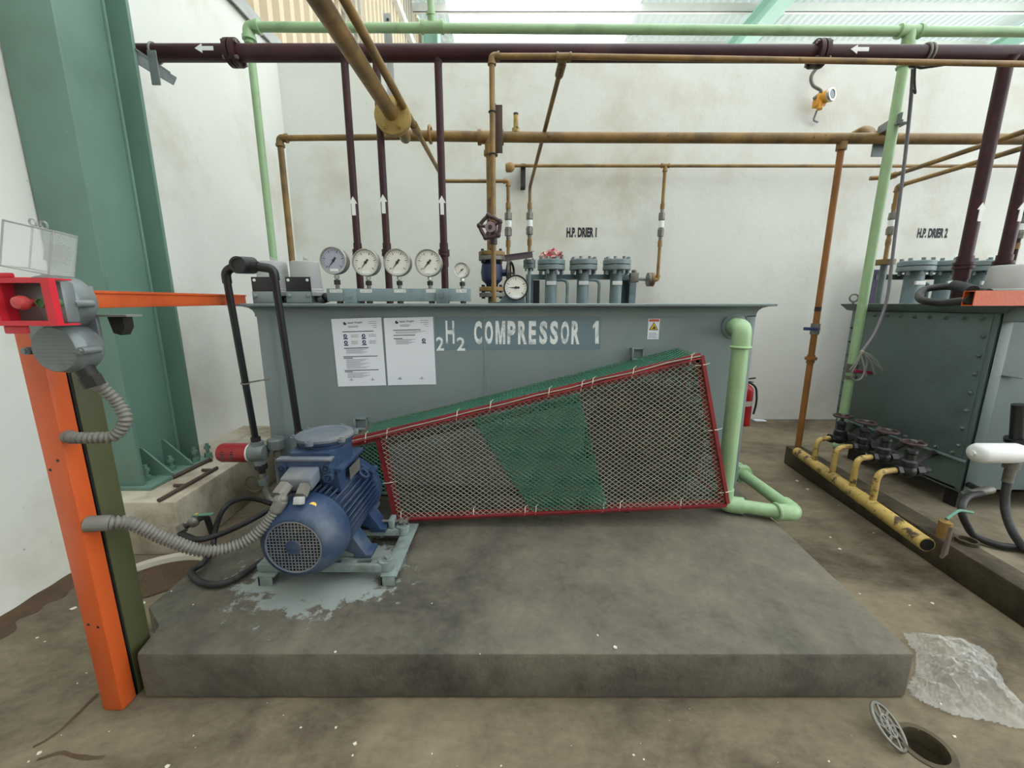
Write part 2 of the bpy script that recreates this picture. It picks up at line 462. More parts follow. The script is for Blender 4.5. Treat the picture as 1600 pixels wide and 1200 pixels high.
# ------------------------------------------------------------------ floor with the open drain
DR = Vector((1.334, 1.05, 0)); DRR = 0.062
fl = MB()
q = 0.2
X0, X1, Y0, Y1 = -2.9, 16.0, -7.0, 22.0
for a in ((X0, Y0, X1, DR.y-q), (X0, DR.y+q, X1, Y1), (X0, DR.y-q, DR.x-q, DR.y+q), (DR.x+q, DR.y-q, X1, DR.y+q)):
    fl.add([(a[0],a[1],0),(a[2],a[1],0),(a[2],a[3],0),(a[0],a[3],0)], [(0,1,2,3)])
N = 32; vs = []
for k in range(N):
    t = 2*math.pi*k/N; c, s = math.cos(t), math.sin(t)
    mx_ = max(abs(c), abs(s))
    vs += [(DR.x + q*c/mx_, DR.y + q*s/mx_, 0), (DR.x + DRR*c, DR.y + DRR*s, 0), (DR.x + DRR*c, DR.y + DRR*s, -0.25)]
fs = []
for k in range(N):
    j = (k+1) % N
    fs += [(3*k,3*j,3*j+1,3*k+1), (3*k+1,3*j+1,3*j+2,3*k+2)]
fs.append(tuple(3*k+2 for k in range(N)))
fl.add(vs, fs)
floor = struct(fl.build('floor', M['floor'], smooth=False, origin=Vector((0,0,0))))
tag(floor, 'brown stained concrete floor of the plant hall', 'floor')
ring = MB().lathe(DR, (0,0,1), [(-0.05, DRR-0.004), (0.004, DRR-0.004), (0.004, DRR+0.012), (0.0, DRR+0.014)], 32, caps=False)
ring.build('drain_rim', M['kerb'], floor)

# ------------------------------------------------------------------ walls
WX, WY = -2.47, 4.82
wl = MB()
prof = [(-2.29, 0.0), (-2.315, 0.05), (-2.37, 0.16), (-2.425, 0.34), (-2.455, 0.6), (WX, 1.0), (WX, 4.06), (WX-0.2, 4.06), (WX-0.2, 0.0)]
ys = [-7.0 + 0.55*k for k in range(22)] + [WY + 0.2]
vs, fs = [], []
for iy, y in enumerate(ys):
    for i, (x, z) in enumerate(prof):
        wob = 0.02 * mnoise.noise(Vector((y*1.3, z*1.7, 3.1))) if i < 5 else 0.0
        vs.append((x + wob, y, z))
n = len(prof)
for a in range(len(ys)-1):
    for i in range(n):
        j = (i+1) % n
        fs.append((a*n+i, a*n+j, (a+1)*n+j, (a+1)*n+i))
fs += [tuple(range(n)), tuple((len(ys)-1)*n+i for i in range(n))]
wl.add(vs, fs)
wall_left = struct(wl.build('wall_left', M['wall'], origin=Vector((0,0,0))))
tag(wall_left, 'white plastered side wall behind the teal column', 'wall')
wall_back = struct(MB().box((WX-0.2, WY, 0), (16, WY+0.2, 3.9)).build('wall_back', M['wall'], smooth=False, origin=Vector((0,0,0))))
tag(wall_back, 'white plastered partition wall behind the compressors', 'wall')
light_block_wall = struct(MB().box((WX-0.2, -6.4, 0), (9.5, -6.2, 9.0)).build('light_block_wall', M['wall_grey'], smooth=False, origin=Vector((0,0,0))))  # unseen wall, added to hold back light from behind the camera
tag(light_block_wall, 'plain grey wall added behind the viewer to cut frontal light', 'wall')
cap = MB().box((WX-0.22, -7, 4.06), (WX+0.05, WY+0.2, 4.10))
cap.box((WX+0.035, -7, 3.98), (WX+0.05, WY+0.2, 4.06))
trim = struct(cap.build('trim_1', M['flash'], smooth=False)); tag(trim, 'grey metal flashing along the top of the side wall', 'trim')

# stencilled names on the back wall
for s, x0, x1, y0, y1 in (('H.P. DRIER 1', 885, 932, 371, 355.5), ('H.P. DRIER 2', 1432, 1479, 372, 356.5)):
    a = at(x0, y0, WY); b = at(x1, y0, WY); c = at(x0, y1, WY)
    lettering(s, a, V(b.x - a.x, 0, 0), V(0, 0, c.z - a.z), M['stencil'], wall_back, bold=0.05, depth=0.002)

# ------------------------------------------------------------------ upper cladding over the side wall
def corrugated(along, across, L0, L1, width, period, amp, fixed):
    """one trapezoid-ribbed sheet; 'along' rib direction vector, 'across' vector, 'fixed' normal vector"""
    m = MB(); pts = []
    k = int(round(width/period))
    for i in range(k):
        for t, h in ((0, 0), (0.38, 0), (0.5, 1), (0.88, 1)):
            pts.append(((i+t)*period, h*amp))
    pts.append((width, 0))
    vs = [across*s + fixed*h + along*L for L in (L0, L1) for s, h in pts]
    n = len(pts)
    m.add(vs, [(i, i+1, n+i+1, n+i) for i in range(n-1)])
    return m
clad = bpy.data.objects.new('wall_left_cladding', None); COL.objects.link(clad); ORIGIN[clad.name] = Vector((0,0,0))
struct(clad); tag(clad, 'ribbed cream cladding sheets high above the side wall', 'cladding')
src = None
for i in range(27):
    y0 = -6.0 + i
    if src is None:
        src = corrugated(V(0,0,1), V(0,1,0), 4.02, 9.0, 1.0, 0.25, 0.075, V(1,0,0)).build('cladding_sheet', M['sheet_cream'], clad, smooth=False, origin=Vector((0,0,0)))
        src.location = (WX-0.15, y0, 0)
        src2 = src.copy(); src2.data = src.data.copy(); src2.data.materials[0] = M['sheet_grey']; COL.objects.link(src2); src2.location = (WX-0.15, y0+1, 0); continue
    if i == 1: continue
    o = (src2 if i % 4 == 1 else src).copy(); COL.objects.link(o); o.location = (WX-0.15, y0, 0)
for z in (5.75, 7.75):
    MB().box((WX-0.1, -6, z), (WX+0.02, 21, z+0.17)).build('girt', M['steel_white'], clad, smooth=False)

# ------------------------------------------------------------------ roof
roof = bpy.data.objects.new('ceiling', None); COL.objects.link(roof); ORIGIN[roof.name] = Vector((0,0,0))
struct(roof); tag(roof, 'ribbed daylight roof sheets on steel purlins', 'roof')
RZ = 9.0
def roof_row(y0, y1, clear_cols, white, clear):
    rs = corrugated(V(0,1,0), V(1,0,0), y0, y1, 1.0, 0.2, 0.045, V(0,0,1)).build('roof_sheet', white, roof, smooth=False, origin=Vector((0,0,0)))
    rc = rs.copy(); rc.data = rs.data.copy(); rc.data.materials[0] = clear; COL.objects.link(rc)
    rs.location = (-2.7, 0, RZ); rc.location = (-1.7, 0, RZ)
    for i in range(2, 18):
        o = (rc if i in clear_cols else rs).copy(); COL.objects.link(o); o.location = (-2.7 + i, 0, RZ)
roof_row(-6.0, 10.6, (3, 4, 6, 7, 9, 10, 12, 13, 15, 16), M['sheet_white'], M['sheet_clear'])  # unseen near row, guessed; clear sheets laid out to let more daylight in
roof_row(10.5, 21.0, (2, 3, 4, 5), M['sheet_dull'], M['sheet_clear'])
for k in range(-11, 6):
    y = 12.07 + 1.53*k
    MB().box((-2.6, y, RZ-0.2), (15.3, y+0.012, RZ)).box((-2.6, y, RZ-0.2), (15.3, y+0.09, RZ-0.188)).build('purlin', M['steel_white'], roof, smooth=False)
for X in (6.4, 14.0):
    b = MB().box((X-0.2, -6, 8.34), (X+0.2, 21, 8.37)).box((X-0.2, -6, 8.76), (X+0.2, 21, 8.79)).box((X-0.015, -6, 8.37), (X+0.015, 21, 8.76))
    b.build('rafter', M['mint'], roof, smooth=False)
b = MB()
b.box((-2.45, 12.6, 0), (-2.42, 13.1, 8.8)).box((-2.05, 12.6, 0), (-2.02, 13.1, 8.8)).box((-2.42, 12.83, 0), (-2.05, 12.86, 8.8))
o = struct(b.build('trim_2', M['mint'], smooth=False)); tag(o, 'mint green steel stanchion far behind the partition wall', 'stanchion')

# ------------------------------------------------------------------ teal column on its pedestal
PZ = 0.325
ped = MB()
ped.add([(-2.47,2.06,0),(-1.85,2.06,0),(-1.93,3.5,0),(-2.47,3.5,0),(-2.47,2.06,PZ),(-1.865,2.06,PZ),(-1.94,3.5,PZ),(-2.47,3.5,PZ)],
        [(0,3,2,1),(4,5,6,7),(0,1,5,4),(1,2,6,5),(2,3,7,6),(3,0,4,7)])
ped = struct(ped.build('column_pedestal', M['pedestal'], bevel=0.012)); tag(ped, 'cream plastered block carrying the teal column', 'pedestal')
colm = thing('steel_column', 'wide teal I-section steel column against the side wall', 'column', (-2.32, 2.45, PZ))
colm['kind'] = 'structure'
MB().box((-2.46,2.20,PZ), (-2.12,2.71,PZ+0.022)).build('base_plate', M['teal'], colm, bevel=0.003)
MB().box((-2.46,2.22,PZ+0.022), (-2.18,2.242,8.9)).build('flange', M['teal'], colm, bevel=0.003)
MB().box((-2.46,2.65,PZ+0.022), (-2.18,2.672,8.9)).build('flange', M['teal'], colm, bevel=0.003)
MB().box((-2.325,2.242,PZ+0.022), (-2.311,2.65,8.9)).build('web', M['teal'], colm)
MB().cyl((-2.308,2.648,PZ+0.02), (-2.308,2.648,8.9), 0.011, n=8).build('weld_bead', M['teal'], colm)
for y in (2.37, 2.53):
    MB().prism([(-2.311,y,PZ+.022),(-2.13,y,PZ+.022),(-2.13,y,PZ+.034),(-2.295,y,PZ+.2),(-2.311,y,PZ+.2)], (0,0.012,0)).build('gusset', M['teal'], colm)
for x, y in ((-2.225,2.30), (-2.20,2.45), (-2.16,2.6), (-2.14,2.69)):
    b = MB().cyl((x,y,PZ+.02),(x,y,PZ+.12),0.011,n=10).hexn((x,y,PZ+.022),(x,y,PZ+.05),0.024).hexn((x,y,PZ+.08),(x,y,PZ+.10),0.02)
    b.build('anchor_bolt', M['teal'], colm)

# ------------------------------------------------------------------ concrete plinth under the compressor
TOPZ = 0.19
pl = [(-1.33,1.209),(1.425,1.209),(1.50,2.1),(1.52,3.62),(-1.49,3.62),(-1.49,1.44),(-1.36,1.34)]
m = MB().prism([(x,y,0) for x, y in pl], (0,0,TOPZ))
me_o = Vector((0.0, 2.4, 0.0))
plinth = m.build('concrete_plinth', plinth_material(me_o), bevel=0.014, origin=me_o)
tag(plinth, 'low grey concrete plinth under the first compressor tank', 'plinth'); plinth['kind'] = 'structure'

# ------------------------------------------------------------------ the compressor tank
TY0, TY1, TX0, TX1, TZ1 = 2.40, 3.42, -1.50, 1.425, 1.40
def rect_ring(m, x0, x1, y0, y1, prof):
    n = len(prof); vs = []
    for sx, sy in ((0,0),(1,0),(1,1),(0,1)):
        for o, z in prof:
            vs.append(((x1+o) if sx else (x0-o), (y1+o) if sy else (y0-o), z))
    fs = []
    for c in range(4):
        d = (c+1) % 4
        for i in range(n):
            j = (i+1) % n
            fs.append((c*n+i, d*n+i, d*n+j, c*n+j))
    m.add(vs, fs)
tank = thing('compressor_tank', 'long grey steel water tank marked COMPRESSOR 1', 'tank', (0, 2.9, TOPZ))
m = MB(); rect_ring(m, TX0, TX1, TY0, TY1, [(0,TOPZ),(0,1.35),(-0.006,1.35),(-0.006,TOPZ)])
m.box((TX0,TY0,TOPZ), (TX1,TY1,TOPZ+0.01))
m.build('body', M['tank'], tank, bevel=0.0)
m = MB(); rect_ring(m, TX0, TX1, TY0, TY1, [(0.006,1.328),(0.006,1.345),(0.012,1.364),(0.026,1.379),(0.048,1.387),(0.076,1.389),(0.078,1.400),(0.072,1.404),(-0.01,1.404),(-0.01,1.328)])
m.build('rim', M['tank'], tank)
MB().box((TX0+.008,TY0+.008,1.18), (TX1-.008,TY1-.008,1.2)).build('cooling_water', M['lens'], tank, smooth=False)
for px, w in ((430, 5), (757, 4)):
    a = at(px, 540, TY0)
    MB().box((a.x-.004, TY0-.0035, TOPZ+.02), (a.x+.004, TY0, 1.33)).build('weld_seam', M['tank'], tank)
a = at(1166, 540, TY0)
MB().box((TX1-.05, TY0-.006, TOPZ), (TX1+.004, TY0, 1.335)).build('corner_angle', M['tank'], tank, bevel=.002)
# painted name
a, b = at(681, 546, TY0), at(940, 492, TY0)
pz = MB().box((a.x, TY0-.0015, a.z), (b.x, TY0, b.z)).build('paint_patch', M['patch'], tank, smooth=False)
def tank_text(s, x0, x1, y0, y1, bold=0.02):
    p, q_, r_ = at(x0, y0, TY0-.0015), at(x1, y0, TY0-.0015), at(x0, y1, TY0-.0015)
    lettering(s, p, V(q_.x-p.x,0,0), V(0,0,r_.z-p.z), M['white_worn'], tank, bold=bold, depth=.001)
tank_text('2', 682, 694, 548, 526.5)
tank_text('H', 697, 710.5, 537, 501)
tank_text('2', 714, 727, 548, 527)
x = 741.0
for ch, w in (('C',13.5),('O',14),('M',16.5),('P',14),('R',15),('E',12.5),('S',13.5),('S',13.5),('O',14),('R',14)):
    if ch == 'M':
        MB().prism([at(x + (w-1.2)*a_, 538 - 36.5*b_, TY0-.0025) for a_, b_ in ((0,0),(0,1),(.30,1),(.5,.38),(.70,1),(1,1),(1,0),(.76,0),(.76,.64),(.59,0),(.41,0),(.24,.64),(.24,0))], (0,.001,0)).build('lettering', M['white_worn'], tank, smooth=False)
    else:
        tank_text(ch, x, x+w-1.2, 538, 501.5, 0.04)
    x += 16.6 if ch not in 'M' else 18.6
def T1(px, py): return at(px, py, TY0-.0025)
MB().prism([T1(930,537), T1(935.5,537), T1(935.5,501.5), T1(931.5,501.5), T1(926.5,509), T1(926.5,514), T1(930,510)], (0,.001,0)).build('lettering', M['white_worn'], tank, smooth=False)
# lugs for the guard
for px, py in ((994, 552), (566, 660)):
    p = at(px, py, TY0)
    lg = MB().box((p.x-.035, TY0-.012, p.z-.03), (p.x+.035, TY0, p.z+.03))
    lg.box((p.x-.038, TY0-.05, p.z-.036), (p.x+.038, TY0, p.z-.028)).box((p.x-.038, TY0-.05, p.z-.036), (p.x-.030, TY0, p.z+.034)).box((p.x+.030, TY0-.03, p.z-.036), (p.x+.038, TY0, p.z+.034))
    lg.box((p.x-.038, TY0-.03, p.z+.026), (p.x+.038, TY0, p.z+.034))
    lg.build('lug', M['tank'], tank, bevel=.002)

# warning sticker
p, q_ = at(1011, 530, TY0), at(1031, 498, TY0)
st = thing('warning_sticker', 'small white warning sticker with a yellow triangle on the tank', 'sticker', (p.x, TY0-.001, p.z))
MB().box((p.x, TY0-.002, p.z), (q_.x, TY0-.0002, q_.z)).build('backing', M['paper'], st, smooth=False)
w, h = q_.x-p.x, q_.z-p.z
MB().box((p.x+.004, TY0-.003, p.z+h*.86), (q_.x-.004, TY0-.002, q_.z-.003)).build('red_header', M['warn_red'], st, smooth=False)
def tri(m, cx, cz, r, y, t):
    m.prism([(cx-r*.87,y,cz-r*.5),(cx+r*.87,y,cz-r*.5),(cx,y,cz+r)], (0,t,0))
cx, cz = p.x+w/2, p.z+h*.58
m = MB(); tri(m, cx, cz, .031, TY0-.003, .001); m.build('triangle_border', M['ink_black'], st, smooth=False)
m = MB(); tri(m, cx, cz, .024, TY0-.0036, .001); m.build('yellow_triangle', M['warn_yellow'], st, smooth=False)
MB().prism([(cx-.010,TY0-.0042,cz-.008),(cx+.012,TY0-.0042,cz-.008),(cx+.008,TY0-.0042,cz+.002),(cx-.002,TY0-.0042,cz+.012),(cx,TY0-.0042,cz+.002)], (0,.001,0)).build('pictogram', M['ink_black'], st, smooth=False)
m = MB()
for k in range(4):
    m.box((p.x+.008, TY0-.003, p.z+h*(.06+.075*k)), (q_.x-.008-.01*(k%2), TY0-.002, p.z+h*(.09+.075*k)))
m.build('print', M['ink'], st, smooth=False)

# two laminated notices
def notice(corners, label, rows, icons, head_y, marks):
    y = TY0-.002
    tl, tr, br, bl = [at(px, py, y) for px, py in corners]
    root = thing('notice_sheet', label, 'notice', (bl.x, y, bl.z), 'laminated notices on the tank')
    MB().prism([bl, br, tr, tl], (0,-.0012,0)).build('sheet', M['paper'], root, smooth=False)
    def P(s, t):
        a = tl*(1-s) + tr*s; b = bl*(1-s) + br*s
        r = a*(1-t) + b*t
        return Vector((r.x, y-.0018, r.z))
    def strip(m, s0, t0, s1, t1):
        m.prism([P(s0,t1), P(s1,t1), P(s1,t0), P(s0,t0)], (0,.0005,0))
    s0, t0 = head_y
    # round logo with a pale crescent
    c = P(s0, t0)
    MB().cyl(c, c + V(0,.0005,0), .0095, n=24).build('logo', M['ink_dark'], root, smooth=False)
    c2 = c + V(.003,-.0004,.002)
    MB().prism([c2 + V(.006*math.cos(t),0,.006*math.sin(t)) for t in (0.2,.8,1.4,2.0)] + [c2 + V(.002*math.cos(t),0,.002*math.sin(t)) for t in (2.0,1.0,0.2)], (0,.0003,0)).build('logo_crescent', M['paper'], root, smooth=False)
    a = P(s0+.055, t0+.016); b = P(s0+.35, t0+.008)
    lettering('Sabah Oxygen', a, b-a, V(0,0,.0155), M['ink_black'], root, bold=.012, depth=.0003)
    mk = MB(); mg = MB()
    for k in range(2):
        strip(mg, s0+.06, t0+.037+.016*k, s0+.27-.02*k, t0+.047+.016*k)
    for k in range(4):
        strip(mg, .74+.03*k*(k>1), t0-.02+.028*k, .90, t0-.012+.028*k)
    for (sa, ta, sb, dark) in rows:
        strip(mk if dark else mg, sa, ta, sb, ta + (.011 if dark else .006))
    mg.build('body_print', M['ink'], root, smooth=False)
    if mk.v: mk.build('heading_print', M['ink_black'], root, smooth=False)
    for s, t in icons:
        c = P(s, t)
        MB().cyl(c, c + V(0,.0005,0), .011, n=20).build('safety_icon', M['ink_dark'], root, smooth=False)
        c = c + V(0,-.0004,0)
        MB().prism([c + V(-.004,0,-.004), c + V(.003,0,-.005), c + V(.005,0,.003), c + V(-.001,0,.005)], (0,.0003,0)).build('icon_figure', M['paper'], root, smooth=False)
        mm = MB(); strip(mm, s-.04, t+.03, s+.045, t+.048); mm.build('icon_caption', M['ink_dark'], root, smooth=False)
    for s, t in marks:
        c = P(s, t)
        MB().tube([c + V(-.012,0,-.006), c + V(-.002,0,-.003), c + V(.004,0,.008), c + V(.006,0,-.004), c + V(-.004,0,-.009), c + V(.016,0,-.002)], .0009, 5, fillet=.004, seg=3).build('signature', M['ink_black'], root)
    return root
rows = [(.2,.185,.83,True),(.20,.425,.70,True)] + [(.24,.445+.014*k,.66-.05*(k%3),False) for k in range(5)]
rows += [(.17,.55,.87,True),(.17,.572,.36,True)] + [(.22,.595+.0145*k,.68-.06*(k%4),False) for k in range(10)]
rows += [(.17,.755,.87,True),(.17,.775,.33,True)] + [(.22,.795+.014*k,.68-.07*(k%3),False) for k in range(6)]
rows += [(.36,.235+.016*k,.52-.02*(k%2),False) for k in range(3)] + [(.72,.235+.016*k,.88-.02*(k%2),False) for k in range(3)]
rows += [(.36,.325+.014*k,.50-.02*(k%2),False) for k in range(4)] + [(.72,.325+.014*k,.87-.02*(k%2),False) for k in range(4)]
notice(((517.5,498.5),(595.5,496),(603.5,602),(528.5,604)), 'left laminated notice full of small print with four round icons', rows,
       [(.25,.25),(.62,.255),(.25,.345),(.62,.345)], (.265,.07), [(.28,.895),(.72,.90)])
rows = [(.18,.175,.74,True),(.18,.25,.62,True),(.18,.298,.36,True)] + [(.22,.20+.012*k,.85-.1*k,False) for k in range(3)] + [(.22,.315+.013*k,.62-.07*(k%3),False) for k in range(6)]
notice(((599.5,497),(676.5,495),(681.5,600.5),(606.5,602)), 'right laminated notice mostly blank beside the painted name', rows, [(.79,.335)], (.26,.065), [(.25,.895),(.7,.895)])

# ------------------------------------------------------------------ gauge manifold on the front rim
GY = 2.37
a, b = at(514, 471, GY), at(735, 451, GY)
z0, z1 = 1.404, b.z
man = thing('gauge_manifold', 'blue-grey steel gauge block on the front rim of the tank', 'manifold', ((a.x+b.x)/2, GY, z0))
MB().box((a.x, GY-.022, z0+.012), (b.x, GY+.022, z1)).build('bar', M['blue_grey'], man, bevel=.003)
for px in (550, 692):
    c = at(px, 462, GY)
    MB().box((c.x-.035, GY-.03, z0), (c.x+.035, GY+.022, z1-.003)).build('mounting_block', M['blue_grey'], man, bevel=.003)
    MB().hexn((c.x, GY-.045, c.z), (c.x, GY-.028, c.z), .012).build('bolt', M['blue_grey'], man)
for px in (532, 578, 626, 675, 724):
    c = at(px, 468, GY)
    MB().hexn((c.x, GY-.005, z0), (c.x, GY-.005, z0+.014), .018).build('port_plug', M['dark'], man)
for px, w_, s in ((525, 19, '3RD STAGE'), (572, 18, '2ND STAGE'), (625, 18, '1ST STAGE'), (674, 16, 'SUCTION'), (721, 16, 'OIL PRES')):
    c = at(px, 454.7, GY-.022); ww = wide(w_, 455, GY)
    tg = MB().box((c.x-ww/2, GY-.0232, c.z-.0085), (c.x+ww/2, GY-.022, c.z+.0085)).build('name_tag', M['white'], man, smooth=False)
    lettering(s, (c.x-ww*.44, GY-.0232, c.z-.0045), (ww*.88,0,0), (0,0,.009), M['ink_black'], tg, depth=.0004)
def gauge(name, label, px, py, rpx, Y, face, angle, base_z, group, cat='pressure gauge', rim=None, ticks=10, span=(220,-40), tagged=True, stem=True):
    c = at(px, py, Y); r = wide(rpx, py, Y)
    g = thing(name, label, cat, (c.x, Y, base_z), group)
    rim = rim or M['steel']
    MB().lathe((c.x, Y+.045, c.z), (0,-1,0), [(0,r*.9),(.006,r*.96),(.04,r*.96),(.045,r),(.062,r),(.066,r*.96),(.064,r*.88),(.058,r*.87)], 40, caps=False).add([], []).build('case', rim, g)
    MB().cyl((c.x, Y+.045, c.z), (c.x, Y+.043, c.z), r*.9, n=32).build('back_plate', rim, g)
    MB().cyl((c.x, Y-.010, c.z), (c.x, Y-.013, c.z), r*.9, n=40).build('dial', face, g)
    m = MB()
    for k in range(ticks*2+1):
        t = R(span[0] + (span[1]-span[0])*k/(ticks*2)); big = k % 4 == 0
        m.bar((c.x+r*.78*math.cos(t), Y-.0136, c.z+r*.78*math.sin(t)), (c.x+r*(.58 if big else .68)*math.cos(t), Y-.0136, c.z+r*(.58 if big else .68)*math.sin(t)), r*(.045 if big else .025), .0008, up=(0,1,0))
    m.build('tick_marks', M['ink_black'], g, smooth=False)
    t = R(angle)
    d = V(math.cos(t), 0, math.sin(t)); s = V(-math.sin(t), 0, math.cos(t))
    C = V(c.x, Y-.015, c.z)
    MB().prism([C + d*(r*.68), C + s*(r*.05) - d*(r*.05), C - d*(r*.28) + s*(r*.08), C - d*(r*.28) - s*(r*.08), C - s*(r*.05) - d*(r*.05)], (0,-.0012,0)).build('needle', M['ink_black'], g, smooth=False)
    MB().cyl(C, C + V(0,-.003,0), r*.1, n=14).build('needle_hub', M['ink_black'], g)
    if tagged:
        MB().box((c.x-r*.3, Y-.0145, c.z-r*.78), (c.x+r*.3, Y-.013, c.z-r*.58)).build('dial_label', M['white'], g, smooth=False)
    if stem:
        zt = c.z - r*.97
        L = zt - base_z
        sx = c.x
        MB().hexn((sx,Y+.015,base_z), (sx,Y+.015,base_z+L*.25), .011).cyl((sx,Y+.015,base_z+L*.2), (sx,Y+.015,zt+.006), .008, n=12).build('stem', M['dull_steel'], g)
        MB().hexn((sx,Y+.015,base_z+L*.28), (sx,Y+.015,base_z+L*.62), .017).build('union_nut', M['dark'], g)
        MB().hexn((sx,Y+.015,base_z+L*.72), (sx,Y+.015,base_z+L*.96), .014).build('gauge_nut', M['steel'] if name != 'x' else M['ochre'], g)
    return g
GG = 'gauges on the manifold'
gauge('pressure_gauge', 'grey-faced pressure gauge at the left end of the manifold', 522.5, 407.5, 21, GY, M['dial_grey'], 232, z1, GG)
gauge('pressure_gauge', 'white-faced gauge next to the grey-faced one', 572.5, 410.5, 21, GY, M['dial'], 232, z1, GG)
gauge('pressure_gauge', 'white-faced gauge in the middle of the manifold', 621.5, 410.5, 21, GY, M['dial'], 232, z1, GG)
gauge('pressure_gauge', 'white-faced gauge nearest the tiny end gauge', 670, 411, 21, GY, M['dial'], 230, z1, GG)
gauge('pressure_gauge', 'tiny silver gauge at the right end of the manifold', 721.5, 422.5, 11.8, GY, M['dial'], 222, z1, GG, ticks=6)
gb = gauge('pressure_gauge', 'black-rimmed dial gauge standing on the rim below the blue valve', 806, 449.5, 19.5, 2.46, M['dial'], 180, 1.404, None, rim=M['black'], stem=False, ticks=8)
c = at(806, 449.5, 2.46)
MB().prism([(c.x-.11,2.51,1.404),(c.x+.06,2.51,1.404),(c.x+.03,2.51,c.z+.02),(c.x-.03,2.51,c.z)], (0,.006,0)).build('bracket', M['blue_grey'], gb)

# ------------------------------------------------------------------ two grey filter bowls with black brackets
for k, (bx0, bx1, kx0, kx1, lab) in enumerate(((405.5, 449.5, 393.5, 432, 'grey plastic filter bowl nearest the orange rail'), (457, 500.5, 446.5, 483.5, 'grey plastic filter bowl nearest the gauges'))):
    Yb, Yk = 2.58, 2.42
    p, q_ = at(bx0, 440, Yb), at(bx1, 440, Yb); cx = (p.x+q_.x)/2; r = (q_.x-p.x)/2
    ztop = at(bx0, 406.5, Yb-r).z
    f = thing('filter_bowl', lab, 'filter', (cx, Yb, 1.404), 'grey filter bowls on the rim')
    MB().lathe((cx,Yb,1.45), (0,0,1), [(0,r*1.2),(.022,r*1.22),(.026,r*1.12),(.04,r*1.1),(.044,r*1.04),(ztop-1.45-.015,r*.95),(ztop-1.45-.004,r*.93),(ztop-1.45,r*.86),(ztop-1.45+.004,r*.3)], 36).build('bowl', M['plastic_grey'], f)
    MB().cyl((cx,Yb,1.404), (cx,Yb,1.452), r*.8, n=24).cyl((cx+r*.9,Yb-.02,1.425), (cx+r*1.35,Yb-.02,1.43), .024, n=14).build('base', M['cast'], f)
    MB().sphere((cx+r*1.45,Yb-.02,1.44), .03, 12, 8).build('port_cap', M['black'], f)
    MB().prism([(cx-.012,Yb,ztop-.004),(cx+.05,Yb,ztop-.004),(cx-.006,Yb,ztop+.03)], (0,.008,0)).build('pull_tab', M['plastic_grey'], f)
    a1, a2 = at(kx0, 456, Yk), at(kx1, 432.5, Yk)
    br = MB().box((a1.x, Yk, 1.40), (a2.x, Yk+.005, a1.z+.002))
    br.box((a1.x, Yk, 1.404), (a2.x, Yk+.12, 1.409))
    bk = br.build('angle_bracket', M['tank'], f, bevel=.0015)
    MB().box((a1.x, Yk+.006, a1.z-.03), (a2.x, Yk+.011, a2.z)).build('bracket_plate', M['black'], f, bevel=.001)
    for s in (.12, .88):
        xx = a1.x + (a2.x-a1.x)*s
        MB().sphere((xx, Yk-.002, a1.z-.022), .013, 12, 6, (1,.6,1)).build('bracket_bolt', M['tank'], f)
        MB().cyl((xx, Yk+.0065, a2.z-.018), (xx, Yk+.004, a2.z-.018), .0085, n=14).build('hole_ring', M['white'], f)

# ------------------------------------------------------------------ belt guard: red angle frame, plastic nets
BY, BYB = 2.05, 2.385
guard = thing('belt_guard', 'wedge-shaped belt guard of red angle iron and green plastic net', 'belt guard', (0.2, 2.2, TOPZ))
A = at(550, 691, BY); Bc = at(594, 682, BY); Cc = at(1093, 559, BY); D = at(1133, 786, BY); E = at(622, 809, BY)
def bk(p, Y=BYB, dx=0.0): return V(p.x+dx, Y, p.z)
Cb, Ab, Db, Eb = bk(Cc, dx=.03), bk(A), bk(D), bk(E)
W = .05
for nm, p, q_ in (('top_rail', A, Cc), ('left_post', Bc, E), ('right_post', Cc, D), ('bottom_rail', E, D)):
    d = (q_-p).normalized(); s = d.cross(V(0,1,0)).normalized()
    m = MB().bar(p - d*.008, q_ + d*.008, W, .004, up=(0,1,0))
    m.bar(p + s*0, q_, .004, W, up=(0,1,0))
    if nm == 'left_post': m = MB().bar(p, q_, W*1.1, .005, up=(0,1,0))
    m.build(nm, M['red_dark'], guard)
for nm, p, q_ in (('back_rail', Ab, Cb), ('side_rail', Cc, Cb), ('side_rail', D, Db), ('side_rail', A, Ab), ('back_post', Cb, Db)):
    MB().bar(p, q_, .022, .006).build(nm, M['red_dark'], guard)
